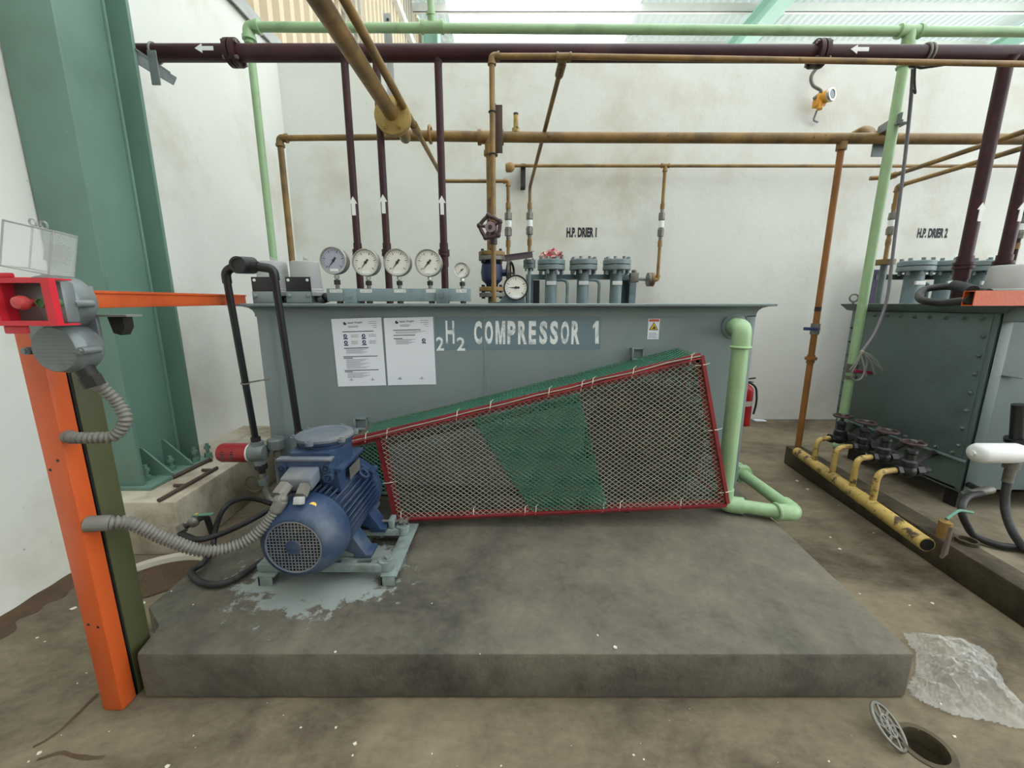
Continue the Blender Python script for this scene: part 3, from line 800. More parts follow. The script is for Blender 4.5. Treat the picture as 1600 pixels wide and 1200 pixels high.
def net(name, material, poly, e1, e2, cw, ch, r, jig=0.0):
    """diamond net over a convex polygon: two families of straight strands, clipped to it"""
    o = poly[0]; e1 = e1.normalized(); n = e1.cross(e2).normalized(); e2 = n.cross(e1).normalized()
    P2 = [((p-o).dot(e1), (p-o).dot(e2)) for p in poly]
    m = MB()
    for sgn in (1, -1):
        dx, dy = cw, ch*sgn
        L = math.hypot(dx, dy); dx /= L; dy /= L
        nx, ny = -dy, dx
        offs = [x*nx + y*ny for x, y in P2]
        step = cw*ch/L
        k0, k1 = math.floor(min(offs)/step), math.ceil(max(offs)/step)
        for k in range(k0, k1+1):
            c = k*step
            hits = []
            for i in range(len(P2)):
                (xa, ya), (xb, yb) = P2[i], P2[(i+1) % len(P2)]
                fa, fb = xa*nx+ya*ny-c, xb*nx+yb*ny-c
                if (fa < 0) != (fb < 0):
                    t = fa/(fa-fb); x, y = xa+(xb-xa)*t, ya+(yb-ya)*t
                    hits.append(x*dx+y*dy)
            if len(hits) < 2: continue
            h0, h1 = min(hits), max(hits)
            if h1-h0 < .01: continue
            steps = max(1, int((h1-h0)/.12))
            pts = []
            for s in range(steps+1):
                h = h0 + (h1-h0)*s/steps
                p = o + e1*(nx*c + dx*h) + e2*(ny*c + dy*h)
                pts.append(p + n*(jig*mnoise.noise(p*3.0)) + (e1*mnoise.noise(p*5.0+V(7,1,2)) + e2*mnoise.noise(p*5.0))*jig*.7)
            m.tube(pts, r, 4)
    ob = m.build(name, material, guard)
    return ob
up = V(0,0,1); ex = V(1,0,-.0)
fr = [p + V(0,-.006,0) for p in (A, Cc, D, E, Bc)]
# whole front: dusty grey net
net('front_net', M['net_grey'], [fr[4], fr[1], fr[2], fr[3]], V(1,0,.02), up, .0345, .0255, .0019, .006)
# older strip of green net in the middle
g0, g1, g2, g3 = at(738, 655, BY-.012), at(905, 615, BY-.012), at(950, 795, BY-.012), at(832, 800, BY-.012)
net('green_net_strip', M['net_green'], [g0, g1, g2, g3], V(1,0,.08), up, .031, .0225, .0021, .006)
net('inner_net', M['net_green'], [bk(g0, BY+.03), bk(g1, BY+.03), bk(g2, BY+.03), bk(g3, BY+.03)], V(1,0,-.05), up, .034, .025, .0019, .006)
net('inner_net', M['net_dark'], [bk(g1, BY+.025), bk(Cc, BY+.025), bk(D, BY+.025), bk(g2, BY+.025)], V(1,0,.06), up, .030, .020, .0034, .008)  # inner layer, its dark tone also stands in for interior shade
net('inner_net', M['net_dark'], [bk(Bc, BY+.025), bk(g0, BY+.025), bk(g3, BY+.025), bk(E, BY+.025)], V(1,0,-.06), up, .036, .026, .0022, .008)
# top and end nets
tz = V(0,0,.006)
net('top_net', M['net_green'], [A+tz, Cc+tz, Cb+tz, Ab+tz], (Cc-A), V(0,1,0), .042, .036, .0019, .008)
net('end_net', M['net_green'], [Cc, Cb, Db, D], V(0,1,0), up, .03, .022, .0022, .004)
net('corner_net', M['net_green'], [A, Bc, E + (Bc-E)*.1, E + (Bc-E)*.05], V(1,0,0), up, .03, .022, .0021, .004)
MB().tube([A + V(0,-.004,.008), Bc + V(0,-.006,.012)] + [Bc*(1-t) + Cc*t + V(0,-.008,.014 + .004*math.sin(t*30)) for t in (.1,.2,.3,.4,.5,.6,.7,.8,.9,1)], .0035, 6).build('net_hem', M['net_grey'], guard)
# cable ties holding the nets
def tie(p, d, L=.05):
    d = V(*d).normalized()
    m = MB().tube([p - d*L*.5 + V(0,-.010,0), p + V(.001,-.013,0), p + d*L*.5 + V(0,-.010,0)], .0024, 5)
    m.tube([p + d*L*.5 + V(0,-.010,0), p + d*(L*.62) + V(.012,-.012,.006)], .0016, 5)
    m.build('cable_tie', M['tie'], guard)
for px, py in ((572,683),(605,678),(714,648),(766,634),(857,613),(908,603),(925,598),(988,582),(1078,562)):
    tie(at(px, py, BY), (.15,0,1))
for px, py in ((627,805),(740,799),(820,797),(837,796),(942,792),(968,790),(1062,786)):
    tie(at(px, py, BY), (.05,0,1))
for px, py in ((1093,570),(1113,671),(1130,768),(607,753)):
    tie(at(px, py, BY), (1,0,.12), .055)
# ------------------------------------------------------------------ drive inside the guard
FWc = at(1003, 690, 2.24); FWr = .335
fw = thing('flywheel', 'big dark disc flywheel behind the net of the belt guard', 'flywheel', (FWc.x, 2.24, FWc.z-FWr))
m = MB().lathe((FWc.x,2.19,FWc.z), (0,1,0), [(0,FWr-.05),(0,FWr-.004),(.01,FWr),(.03,FWr-.01),(.045,FWr),(.06,FWr-.01),(.075,FWr),(.09,FWr-.01),(.1,FWr-.004),(.1,FWr-.05),(0,FWr-.05)], 56, caps=False)
m.build('rim', M['flywheel'], fw)
MB().lathe((FWc.x,2.18,FWc.z), (0,1,0), [(0,.045),(0,.075),(.12,.075),(.12,.045)], 28).build('hub', M['flywheel'], fw)
MB().lathe((FWc.x,2.225,FWc.z), (0,1,0), [(0,.07),(0,FWr-.045),(.03,FWr-.045),(.03,.07)], 48).build('web_disc', M['flywheel'], fw)
MB().cyl((FWc.x,2.12,FWc.z), (FWc.x,2.40,FWc.z), .035, n=20).build('shaft', M['dull_steel'], fw)
MPc = V(-.864, 2.18, .456); MPr = .12
d = V(FWc.x-MPc.x, 0, FWc.z-MPc.z); L = d.length; th = math.atan2(d.z, d.x); be = math.acos((FWr-MPr)/L)
for k in range(3):
    y = 2.205 + .028*k
    pts = []
    for s in range(25):
        t = th - be + (2*be)*s/24
        t2 = th + math.pi - (math.pi-be) + 2*(math.pi-be)*s/24
        pts.append(V(FWc.x + FWr*math.cos(th + be - 2*be*s/24 + 0), y, FWc.z + FWr*math.sin(th + be - 2*be*s/24)))
    pts = [V(FWc.x + FWr*math.cos(a_), y, FWc.z + FWr*math.sin(a_)) for a_ in [th + (math.pi-be) - 2*(math.pi-be)*s/30 for s in range(31)]]
    pts += [V(MPc.x + MPr*math.cos(a_), y, MPc.z + MPr*math.sin(a_)) for a_ in [th - (math.pi-be) - 2*be*s/16 for s in range(17)]]
    bo = MB().tube(pts, .011, 6, closed=True).build('drive_belt', M['belt'])
    tag(bo, ('drive belt nearest the net inside the guard', 'middle drive belt of three inside the guard', 'drive belt nearest the tank inside the guard')[k], 'belt', 'drive belts inside the guard')

# ------------------------------------------------------------------ blue explosion-proof motor on slide rails
MX, MZ = -.864, .456
mo = thing('electric_motor', 'blue finned electric motor with a round mesh fan grille', 'motor', (MX, 1.75, TOPZ+.09))
ax = V(0,1,0)
def O(y, x=0, z=0): return V(MX+x, y, MZ+z)
MB().lathe(O(1.438), ax, [(0,.106),(-.002,.112),(.0,.122),(.012,.136),(.03,.150),(.055,.162),(.085,.170),(.115,.173),(.135,.174),(.135,.168),(.1,.164),(.05,.15),(.012,.118),(0,.106)], 56, caps=False).build('fan_cover', M['motor'], mo)
# mesh grille: square-holed plate
gr = MB(); rg = .110; st_ = .0132
k = -8
while k <= 8:
    o_ = k*st_; h = math.sqrt(max(0, rg*rg-o_*o_))
    gr.box((MX+o_-.0017, 1.437, MZ-h), (MX+o_+.0017, 1.441, MZ+h))
    gr.box((MX-h, 1.4375, MZ+o_-.0017), (MX+h, 1.4405, MZ+o_+.0017))
    k += 1
gro = gr.build('fan_grille', M['motor_dusty'], mo, smooth=False); gro['kind'] = 'stuff'
MB().lathe(O(1.434), ax, [(0,.030),(.002,.032),(.006,.032)], 10).cyl(O(1.432), O(1.436), .004, n=8).build('grille_centre', M['motor'], mo)
MB().torus(O(1.439), ax, .110, .004, 48, 8).build('grille_rim', M['motor_dusty'], mo)
MB().cyl(O(1.47), O(1.48), .15, n=32).build('fan_backing', M['black'], mo)
bd = MB().lathe(O(1.555), ax, [(0,.14),(0,.148),(.385,.148),(.385,.10)], 48).build('stator_body', M['motor'], mo)
# cooling fins, one shared mesh turned round the shaft
src = None
for k in range(44):
    a_ = 360/44*k
    if 62 < a_ < 118 or 232 < a_ < 308: continue           # terminal box saddle / feet
    if src is None:
        f_ = MB().box((.142, -.19, -.0028), (.172, .17, .0028))
        src = f_.build('cooling_fin', M['motor'], bd, origin=Vector((0,0,0)), smooth=False)
        fin = src
    else:
        fin = src.copy(); COL.objects.link(fin); fin.parent = bd
    fin.location = O(1.77) - ORIGIN[bd.name]
    fin.rotation_euler = (0, -R(a_), 0)
src = None
for k in range(44):
    a_ = 360/44*k
    if not 62 < a_ < 118: continue
    if src is None:
        src = MB().box((.142, -.19, -.0028), (.172, -.112, .0028)).build('cooling_fin', M['motor'], bd, origin=Vector((0,0,0)), smooth=False); fin = src
    else:
        fin = src.copy(); COL.objects.link(fin); fin.parent = bd
    fin.location = O(1.77) - ORIGIN[bd.name]
    fin.rotation_euler = (0, -R(a_), 0)
MB().lathe(O(1.93), ax, [(0,.165),(.01,.178),(.05,.178),(.06,.165),(.075,.12),(.1,.08),(.1,.05)], 48).build('end_shield', M['motor'], mo)
for a_ in (35, 145, 215, 325):
    d = V(math.cos(R(a_)), 0, math.sin(R(a_)))
    MB().cyl(O(1.915)+d*.172, O(1.99)+d*.172, .019, n=14).build('shield_lug', M['motor'], mo)
MB().cyl(O(2.0), O(2.31), .026, n=18).build('shaft', M['dull_steel'], mo)
MB().lathe(O(2.185), ax, [(0,.04),(0,MPr+.012),(.012,MPr+.012),(.02,MPr-.014),(.034,MPr+.006),(.048,MPr-.014),(.062,MPr+.006),(.076,MPr-.014),(.09,MPr+.012),(.1,MPr+.012),(.1,.04)], 40).build('pulley', M['dark'], mo)
# eye bolt ring cast into the shell
c = O(1.86, .135, .13)
MB().torus(c, (.7,.0,.7), .026, .007, 20, 8).build('lifting_eye', M['motor'], mo)
# saddle, terminal box, lid, cable entry
sad = MB()
sad.add([O(1.66,-.11,.12), O(1.66,.11,.12), O(1.90,.11,.12), O(1.90,-.11,.12), O(1.66,-.10,.23), O(1.66,.10,.23), O(1.90,.10,.23), O(1.90,-.10,.23)],
        [(0,3,2,1),(4,5,6,7),(0,1,5,4),(1,2,6,5),(2,3,7,6),(3,0,4,7)])
sad.box((MX-.12,1.645,MZ+.225), (MX+.125,1.915,MZ+.245)).build('terminal_saddle', M['motor'], mo, bevel=.006)
tb = MB().lathe(O(1.785,0,.245), (0,0,1), [(0,.115),(.01,.112),(.085,.112),(.09,.12),(.1,.122)], 40)
tb.add([O(1.63,-.085,.245), O(1.63,.085,.245), O(1.76,.11,.245), O(1.76,-.11,.245), O(1.63,-.085,.32), O(1.63,.085,.32), O(1.76,.11,.32), O(1.76,-.11,.32)],
       [(0,3,2,1),(4,5,6,7),(0,1,5,4),(1,2,6,5),(2,3,7,6),(3,0,4,7)])
tbo = tb.build('terminal_box', M['motor'], mo)
lid = MB().lathe(O(1.785,0,.345), (0,0,1), [(0,.122),(.004,.126),(.014,.126),(.018,.119),(.02,.09),(.018,.088),(.018,.02)], 44).build('terminal_lid', M['motor_dusty'], mo)
for a_ in (20, 80, 150, 205, 265, 325):
    d = V(math.cos(R(a_)), math.sin(R(a_)), 0)
    MB().cyl(O(1.785,0,.343)+d*.127, O(1.785,0,.360)+d*.127, .017, n=12).cyl(O(1.785,0,.36)+d*.129, O(1.785,0,.366)+d*.129, .008, n=6).build('lid_ear', M['motor_dusty'], lid)
ep = MB().box((MX-.125,1.60,MZ+.205), (MX+.10,1.632,MZ+.30)).build('entry_plate', M['motor'], mo, bevel=.006)
MB().box((MX-.128,1.596,MZ+.296), (MX+.103,1.636,MZ+.306)).build('entry_ledge', M['motor_dusty'], mo, bevel=.002)
for x_, z_ in ((-.105,.265), (.08,.265), (.085,.222)):
    MB().lathe(O(1.602,x_,z_), (0,-1,0), [(0,.021),(.01,.021),(.01,.013),(.004,.012),(.004,.007),(.012,.007)], 18).build('entry_bolt', M['motor'], ep)
en = MB().add([O(1.60,-.075,.215), O(1.60,.055,.215), O(1.60,.055,.275), O(1.60,-.075,.275), O(1.535,-.085,.19), O(1.535,.045,.19), O(1.535,.045,.245), O(1.535,-.085,.245)],
     [(0,1,2,3),(7,6,5,4),(0,4,5,1),(1,5,6,2),(2,6,7,3),(3,7,4,0)])
en.build('cable_entry', M['motor_dusty'], mo, bevel=.008)
MB().hexn(O(1.54,.015,.21), O(1.49,.02,.188), .026).build('gland', M['dull_steel'], mo)
MB().cbox(O(1.475,.022,.182), (.034,.03,.03), Matrix.Rotation(R(-22),3,'X')).build('blanking_plug', M['plastic_grey'], mo, bevel=.003)
MB().hexn(O(1.54,-.06,.215), O(1.49,-.068,.19), .030).build('gland', M['conduit'], mo)
MB().box((MX+.1255,1.72,MZ+.16), (MX+.1275,1.84,MZ+.215)).build('name_plate', M['dull_steel'], mo, smooth=False)
# yellow inspection dot on the cowl
dd = V(.42, -.28, .86).normalized()
dp = O(1.50) + V(.061,0,.149)
MB().lathe(dp, V(.35,-.35,.85), [(-.006,.0135),(.0025,.0135)], 9).build('paint_dot', M['yellow_dot'], mo)
# feet
for sx in (-1, 1):
    for y0 in (1.63, 1.84):
        MB().add([O(y0,sx*.06,-.12), O(y0,sx*.17,-.169), O(y0,sx*.21,-.169), O(y0,sx*.145,-.06), O(y0+.09,sx*.06,-.12), O(y0+.09,sx*.17,-.169), O(y0+.09,sx*.21,-.169), O(y0+.09,sx*.145,-.06)],
                 [(0,1,2,3),(7,6,5,4),(0,4,5,1),(1,5,6,2),(2,6,7,3),(3,7,4,0)]).box((MX+sx*.19-.04,y0,MZ-.181), (MX+sx*.19+.04,y0+.09,MZ-.161)).build('foot', M['motor'], mo, bevel=.004)

# slide-rail base
RZ0 = MZ-.181
sr = thing('slide_rail_base', 'grey-green slotted slide rails under the blue motor', 'slide rails', (MX, 1.78, TOPZ))
for y0 in (1.615, 1.90):
    m = MB()
    m.box((MX-.26,y0-.032,RZ0-.036), (MX+.30,y0-.012,RZ0)).box((MX-.26,y0+.012,RZ0-.036), (MX+.30,y0+.032,RZ0))
    m.box((MX-.26,y0-.012,RZ0-.036), (MX-.15,y0+.012,RZ0)).box((MX+.10,y0-.012,RZ0-.036), (MX+.17,y0+.012,RZ0)).box((MX+.235,y0-.012,RZ0-.036), (MX+.30,y0+.012,RZ0))
    m.lathe((MX+.30,y0,RZ0-.036), (0,0,1), [(0,.034),(.045,.034)], 20)
    m.build('slide_rail', M['rail'], sr, bevel=.003)
    MB().cyl((MX+.31,y0,RZ0), (MX+.31,y0,RZ0+.012), .024, n=16).hexn((MX+.31,y0,RZ0+.012), (MX+.31,y0,RZ0+.024), .015).build('rail_bolt', M['rail'], sr)
    if y0 > 1.8:
        MB().box((MX+.235,y0-.03,RZ0), (MX+.262,y0+.03,RZ0+.05)).build('adjuster_block', M['rail'], sr, bevel=.004)
        MB().cyl((MX+.19,y0,RZ0+.028), (MX+.33,y0,RZ0+.028), .009, n=12).hexn((MX+.285,y0,RZ0+.028), (MX+.305,y0,RZ0+.028), .018).hexn((MX+.315,y0,RZ0+.028), (MX+.33,y0,RZ0+.028), .016).build('adjuster_screw', M['dull_steel'], sr)
for x_ in (-.245, .29):
    MB().box((MX+x_,1.56,RZ0-.044), (MX+x_+.07,1.99,RZ0-.037)).box((MX+x_,1.56,TOPZ), (MX+x_+.008,1.60,RZ0-.042)).box((MX+x_,1.56,TOPZ), (MX+x_+.06,1.566,RZ0-.042)).box((MX+x_,1.95,TOPZ), (MX+x_+.008,1.99,RZ0-.042)).build('cross_angle', M['rail'], sr, bevel=.001)

# ------------------------------------------------------------------ orange post with olive back channel
PX0, PX1, PY0 = -1.435, -1.365, 1.165
post = thing('fence_post', 'orange steel post with an olive rear channel in the foreground', 'post', (-1.4, 1.2, 0))
MB().box((PX0,PY0,0), (PX1,PY0+.055,1.475)).build('front_channel', M['orange'], post, bevel=.006)
MB().box((PX0+.004,PY0+.060,0), (PX1-.004,PY0+.066,1.475)).box((PX0+.01,PY0+.055,0), (PX1-.012,PY0+.062,1.475)).build('gap_shade_strip', M['black'], post, smooth=False)  # black strip standing in for the shade in the gap between the channels
MB().box((PX0,PY0+.066,0), (PX1,PY0+.145,1.40)).build('rear_channel', M['olive'], post, bevel=.004)
for z, x_ in ((.93,-1.39),(.90,-1.42),(.35,-1.415),(.34,-1.385)):
    MB().cyl((x_,PY0-.0006,z), (x_,PY0+.004,z), .005, n=10).build('bolt_hole', M['black'], post)
rl = thing('guard_rail', 'orange horizontal rail running back from the post to the tank', 'rail', (-1.45, 1.8, 1.39))
ra, rb = V(-1.40, 1.305, 1.415), V(-1.59, 2.42, 1.425)
MB().bar(ra, rb, .05, .058).build('rail_channel', M['orange'], rl, bevel=.004)
MB().bar(ra + V(.026,0,.024), rb + V(.026,0,.024), .012, .008).build('rail_lip', M['orange'], rl)

# ------------------------------------------------------------------ switch station on the post
SX, SZU, SZL, SY = -1.225, 1.405, 1.281, 1.075
sw = thing('push_button_station', 'grey twin-housing push button station with red bezel on the orange post', 'switch', (SX, 1.13, 1.2))
MB().box((-1.375,1.152,1.30), (-1.175,1.164,1.45)).build('mounting_plate', M['cast'], sw, bevel=.003)
for z, nm in ((SZU, 'upper_housing'), (SZL, 'lower_housing')):
    r_ = .070 if nm == 'upper_housing' else .064
    MB().lathe((SX,1.155,z), (0,-1,0), [(0,r_*.9),(.01,r_),(.045,r_),(.048,r_*1.05),(.056,r_*1.05),(.06,r_*1.0),(.076,r_*.97),(.08,r_*.92)], 40).build(nm, M['cast'], sw)
    for sx in (-1, 1):
        xx = SX + sx*(r_+.010); zz = z - .004
        MB().cyl((xx,1.12,zz), (xx,1.072,zz), .0105, n=14).cyl((xx,1.072,zz), (xx,1.066,zz), .0075, n=6).build('housing_lug', M['cast'], sw)
    if nm == 'lower_housing':
        m = MB()
        for k in range(9):
            zz = z - .04 + .01*k; h = math.sqrt(max(0, .055**2-(zz-z)**2))
            m.bar((SX-h,1.0745,zz), (SX+h,1.0745,zz), .0035, .002)
        m.build('lid_ribs', M['cast'], sw, smooth=False)['kind'] = 'stuff'
MB().cyl((SX,1.12,SZL+.05), (SX,1.12,SZU-.05), .022, n=16).build('link_neck', M['cast'], sw)
MB().cyl((SX+.02,1.12,SZL-.05), (SX+.035,1.125,SZL-.095), .022, n=16).hexn((SX+.03,1.122,SZL-.08), (SX+.037,1.126,SZL-.11), .026).build('gland', M['dark'], sw)
MB().box((-1.17,1.150,1.365), (-1.085,1.20,1.371)).build('side_bracket', M['steel'], sw)
MB().prism([(-1.16,1.17,1.364),(-1.115,1.17,1.364),(-1.115,1.17,1.335),(-1.13,1.17,1.312),(-1.15,1.17,1.318)], (0,.03,0)).build('stopper', M['dark'], sw)
MB().box((SX+.012,1.0752,SZU+.012), (SX+.05,1.0762,SZU+.028)).build('tag', M['white'], sw, smooth=False)
# red bezel box
bx0, bx1, bz0, bz1, by0, by1 = -1.262, -1.108, 1.348, 1.462, .992, 1.008
bz = MB()
t_ = .020
for lo, hi in (((bx0,by0,bz0),(bx0+t_,by1,bz1)), ((bx1-t_,by0,bz0),(bx1,by1,bz1)), ((bx0+t_,by0,bz0),(bx1-t_,by1,bz0+.012)), ((bx0+t_,by0,bz1-.012),(bx1-t_,by1,bz1)),
               ((bx0,by1,bz0),(bx0+.004,1.05,bz1)), ((bx0+.004,by1,bz1-.004),(bx1-.004,1.05,bz1)), ((bx0+.004,by1,bz0),(bx1-.004,1.05,bz0+.004))):
    bz.box(lo, hi)
bezel = bz.build('bezel', M['red'], sw, smooth=False)
MB().box((bx0-.045,1.045,bz0+.004), (bx1-.03,1.08,bz1-.004)).build('button_block', M['cast'], sw, bevel=.008)
MB().box((SX-.03,by0+.01,bz0-.02), (SX+.03,by1,bz0)).build('padlock_lug', M['red'], sw, bevel=.004)
MB().box((bx0+.02,by0+.004,bz1), (bx0+.06,by1,bz1+.012)).build('hinge', M['red'], sw, bevel=.003)
bc = at(25, 473, .985)
MB().lathe((bc.x,1.05,bc.z), (0,-1,0), [(0,.009),(.045,.009),(.047,.016),(.055,.0175),(.065,.014),(.069,.006)], 24).build('stop_button', M['red_faded'], sw)
bc = at(59, 473, 1.0)
MB().lathe((bc.x,1.05,bc.z), (0,-1,0), [(0,.0125),(.04,.0125),(.046,.0115),(.046,.009),(.042,.009)], 24).build('start_button', M['button_green'], sw)
# flipped-up clear cover
cv = thing('clear_cover_box', 'clear plastic flip-up cover box standing over the red bezel', 'cover', (-1.19, 1.0, 1.475))
rt = Matrix.Rotation(R(20), 3, 'Z') @ Matrix.Rotation(R(13), 3, 'Y')
cc = V(-1.160, 1.037, 1.530)
sxh, syh, szh, th_ = .0425, .045, .052, .0022
faces = {'cover_front': ((0,-syh,0),(2*sxh,th_,2*szh)), 'cover_side': ((-sxh,0,0),(th_,2*syh,2*szh)), 'cover_end': ((sxh,0,0),(th_,2*syh,2*szh)),
         'cover_top': ((0,0,szh),(2*sxh,2*syh,th_)), 'cover_base': ((0,0,-szh),(2*sxh,2*syh,th_)), 'cover_back': ((0,syh,0),(2*sxh,th_,2*szh))}
for nm, (c_, s_) in faces.items():
    MB().cbox(cc + rt @ V(*c_), s_, rt).build(nm, M['glass'], cv, smooth=False)
ed = MB()
C8 = {(i,j,k): cc + rt @ V(i*sxh, j*syh, k*szh) for i in (-1,1) for j in (-1,1) for k in (-1,1)}
m_edge = clear_mat('clear_plastic_edge', (170,172,168), 0.6, .1)
for a_ in C8:
    for ax_ in range(3):
        if a_[ax_] < 0:
            b_ = list(a_); b_[ax_] = 1
            ed.cyl(C8[a_], C8[tuple(b_)], .0022, n=6)
ed.build('moulded_edges', m_edge, cv)
MB().cbox(cc + rt @ V(.006, syh-.003, 0), (.045,.001,.045), rt).build('inner_label', mat('pale_grey_label', (150,156,152), .5, var=0), cv, smooth=False)
MB().torus(cc + rt @ V(-.012,-.01,szh+.010), (0,1,.2), .008, .0022, 18, 6).torus(cc + rt @ V(.008,-.01,szh+.010), (0,1,.2), .008, .0022, 18, 6).build('latch_loops', m_edge, cv)

# ------------------------------------------------------------------ flexible conduits
def conduit(label, pts, r, smooth_ends, name='flexible_conduit', pitch=.0125):
    P = []
    # resample a Catmull-Rom path
    pts = [Vector(p) for p in pts]
    Q = [pts[0]*2-pts[1]] + pts + [pts[-1]*2-pts[-2]]
    for i in range(1, len(Q)-2):
        for s in range(24):
            t = s/24; a_, b_, c_, d_ = Q[i-1], Q[i], Q[i+1], Q[i+2]
            P.append(.5*((2*b_) + (c_-a_)*t + (2*a_-5*b_+4*c_-d_)*t*t + (3*b_-a_-3*c_+d_)*t**3))
    P.append(pts[-1])
    # even spacing at half pitch
    out = [P[0]]; acc = 0; step = pitch/4
    for i in range(1, len(P)):
        a_, b_ = P[i-1], P[i]; L = (b_-a_).length; s = step-acc
        while s <= L and L > 0:
            out.append(a_ + (b_-a_)*(s/L)); s += step
        acc = (acc+L) % step
    n_ = len(out)
    root = thing(name, label, 'conduit', tuple(P[0]))
    MB().tube(out, r, 14, rfun=lambda i, N_: r*(1.0 if (i % 4) in (0,1) else .74)).build('ribbed_sleeve', M['conduit'], root, angle=80)
    for end, L_ in smooth_ends:
        idx = list(range(0, int(L_/step))) if end == 0 else list(range(n_-int(L_/step), n_))
        MB().tube([out[i] for i in idx[::4]], r*1.12, 16).build('end_cuff', M['conduit'], root)
    return root
c1 = [V(SX+.036,1.126,SZL-.10), at(150,598,1.14), at(182,628,1.17), at(196,655,1.17), at(180,680,1.16), at(150,684,1.145), at(118,684,1.14), V(-1.363,1.19,.985)]
c1[-1] = V(-1.366, 1.185, at(112,684,1.17).z)
conduit('short curled grey conduit from the push button station into the post', c1, .0175, [(0,.05),(1,.06)])
p0 = V(-1.366, 1.185, at(140,820,1.18).z)
c2 = [p0, at(172,817,1.20), at(205,818,1.23), at(260,842,1.28), at(320,861,1.34), at(375,850,1.40), at(415,820,1.45), at(440,782,1.48), O(1.48,-.07,.175)]
conduit('long sagging grey conduit from the orange post to the motor', c2, .0225, [(0,.07),(1,.075)])

# ------------------------------------------------------------------ black inverted-U oil pipes
bp = thing('oil_return_pipe', 'black inverted U pipe standing in front of the tank corner', 'pipe', (-1.4, 2.2, .5))
la, lb = at(352, 424, 2.12), at(400, 690, 2.28)
rb_, ra_ = at(467, 680, 2.28), at(427, 420, 2.14)
MB().tube([lb, la + (lb-la)*.04], .0175, 14).build('left_leg', M['black'], bp)
MB().tube([rb_, ra_ + (rb_-ra_)*.04], .0185, 14).build('right_leg', M['black'], bp)
mid = at(379, 415, 2.12)
MB().tube([la + (lb-la)*.06, la, mid + V(-.03,0,0)], .0215, 14, fillet=.04).build('elbow', M['black'], bp)
MB().tube([mid + V(.03,0,.0), ra_ + V(0,0,.0), ra_ + (rb_-ra_)*.06], .023, 14, fillet=.05).build('elbow', M['black'], bp)
MB().cyl(mid + V(-.05,0,0), mid + V(.08,0,0), .020, n=14).cyl(mid + V(0,-.03,0), mid + V(.02,.05,.005), .042, n=24).build('sight_body', M['black'], bp)
MB().lathe(mid + V(0,-.031,0), (0,-1,0), [(0,.042),(.01,.042),(.01,.030),(.003,.029)], 24).build('sight_ring', M['dark'], bp)
MB().torus(la + (lb-la)*.62, (lb-la), .021, .004, 18, 6).bar(la + (lb-la)*.62, la + (lb-la)*.62 + V(.06,.12,0), .025, .005).build('pipe_clip', M['dull_steel'], bp)
MB().cyl(lb + V(0,0,.03), lb + V(0,0,.0), .026, n=6).build('union_nut', M['dark'], bp)
MB().cyl(rb_ + V(0,0,.03), rb_ + V(.02,0,-.18), .024, n=14).build('lower_union', M['dark'], bp)
# red spin-on filter
fc = at(367, 707, 2.28); fz = fc.z
rf = thing('oil_filter', 'red spin-on oil filter lying level at the tank corner', 'filter', (fc.x, 2.28, fz-.06))
xr = at(391, 707, 2.28).x; xl = at(343, 707, 2.28).x
MB().lathe((xr,2.28,fz), (-1,0,0), [(0,.057),(xr-xl-.025,.057),(xr-xl-.01,.050),(xr-xl-.002,.034),(xr-xl,.015)], 32).build('canister', M['red_can'], rf)
MB().cyl((xr,2.28,fz), (xr+.006,2.28,fz), .056, n=32).build('seal_ring', M['white'], rf)
for k_, (s_, w_) in enumerate(((.3,.03), (.6,.022))):
    xx = xr - (xr-xl)*(1-s_)
    tube_pts = []
    m = MB()
    for j in range(5):
        zz = -.026 + .012*j
        yy = math.sqrt(.0578**2-zz*zz)
        m.cbox((xx,2.28-yy,fz+zz), (w_*(.9 if j % 2 else .6),.001,.007), Matrix.Rotation(math.atan2(zz,yy),3,'X'))
    m.build('faded_print', M['ink_black'], rf, smooth=False)['kind'] = 'stuff'
hd = MB().lathe((xr+.006,2.28,fz), (1,0,0), [(0,.05),(.02,.056),(.06,.054),(.085,.044),(.09,.03)], 24)
hd.cyl((xr+.05,2.28,fz-.075), (xr+.05,2.28,fz+.07), .034, n=18)
hd.build('filter_head', M['cast'], rf)
MB().hexn((xr+.055,2.28,fz-.105), (xr+.055,2.28,fz-.07), .034).cyl((xr+.055,2.28,fz-.13), (xr+.055,2.28,fz-.1), .02, n=14).build('lower_nut', M['dark'], rf)
lp = thing('filter_drop_pipe', 'short galvanised pipe dropping from the red oil filter to the plinth', 'pipe', (xr+.06, 2.28, TOPZ))
MB().tube([(xr+.055,2.28,fz-.13), (xr+.06,2.28,.30), (xr+.09,2.27,.23), (xr+.15,2.26,.21)], .021, 12, fillet=.05).build('pipe', M['dull_steel'], lp)
MB().hexn((xr+.057,2.28,.33), (xr+.058,2.28,.375), .028).build('socket', M['cast'], lp)
MB().torus((xr+.01,2.26,.34), (0,1,0), .05, .006, 24, 8).build('drain_loop', M['olive'], lp)
# breather cup
bc = at(432, 690, 2.33)
br_ = thing('breather_cap', 'dusty round breather cap on a stub pipe beside the tank corner', 'breather', (bc.x, 2.33, TOPZ))
MB().lathe((bc.x,2.33,bc.z-.045), (0,0,1), [(0,.03),(.006,.05),(.012,.052),(.06,.052),(.068,.044),(.07,.02)], 24).build('cap', M['cast'], br_)
MB().bar((bc.x-.025,2.33,bc.z+.032), (bc.x+.025,2.33,bc.z+.032), .012, .014).build('grip', M['cast'], br_)
MB().cyl((bc.x+.01,2.33,TOPZ), (bc.x,2.33,bc.z-.04), .018, n=14).hexn((bc.x,2.33,bc.z-.09), (bc.x,2.33,bc.z-.06), .026).build('stub_pipe', M['dull_steel'], br_)

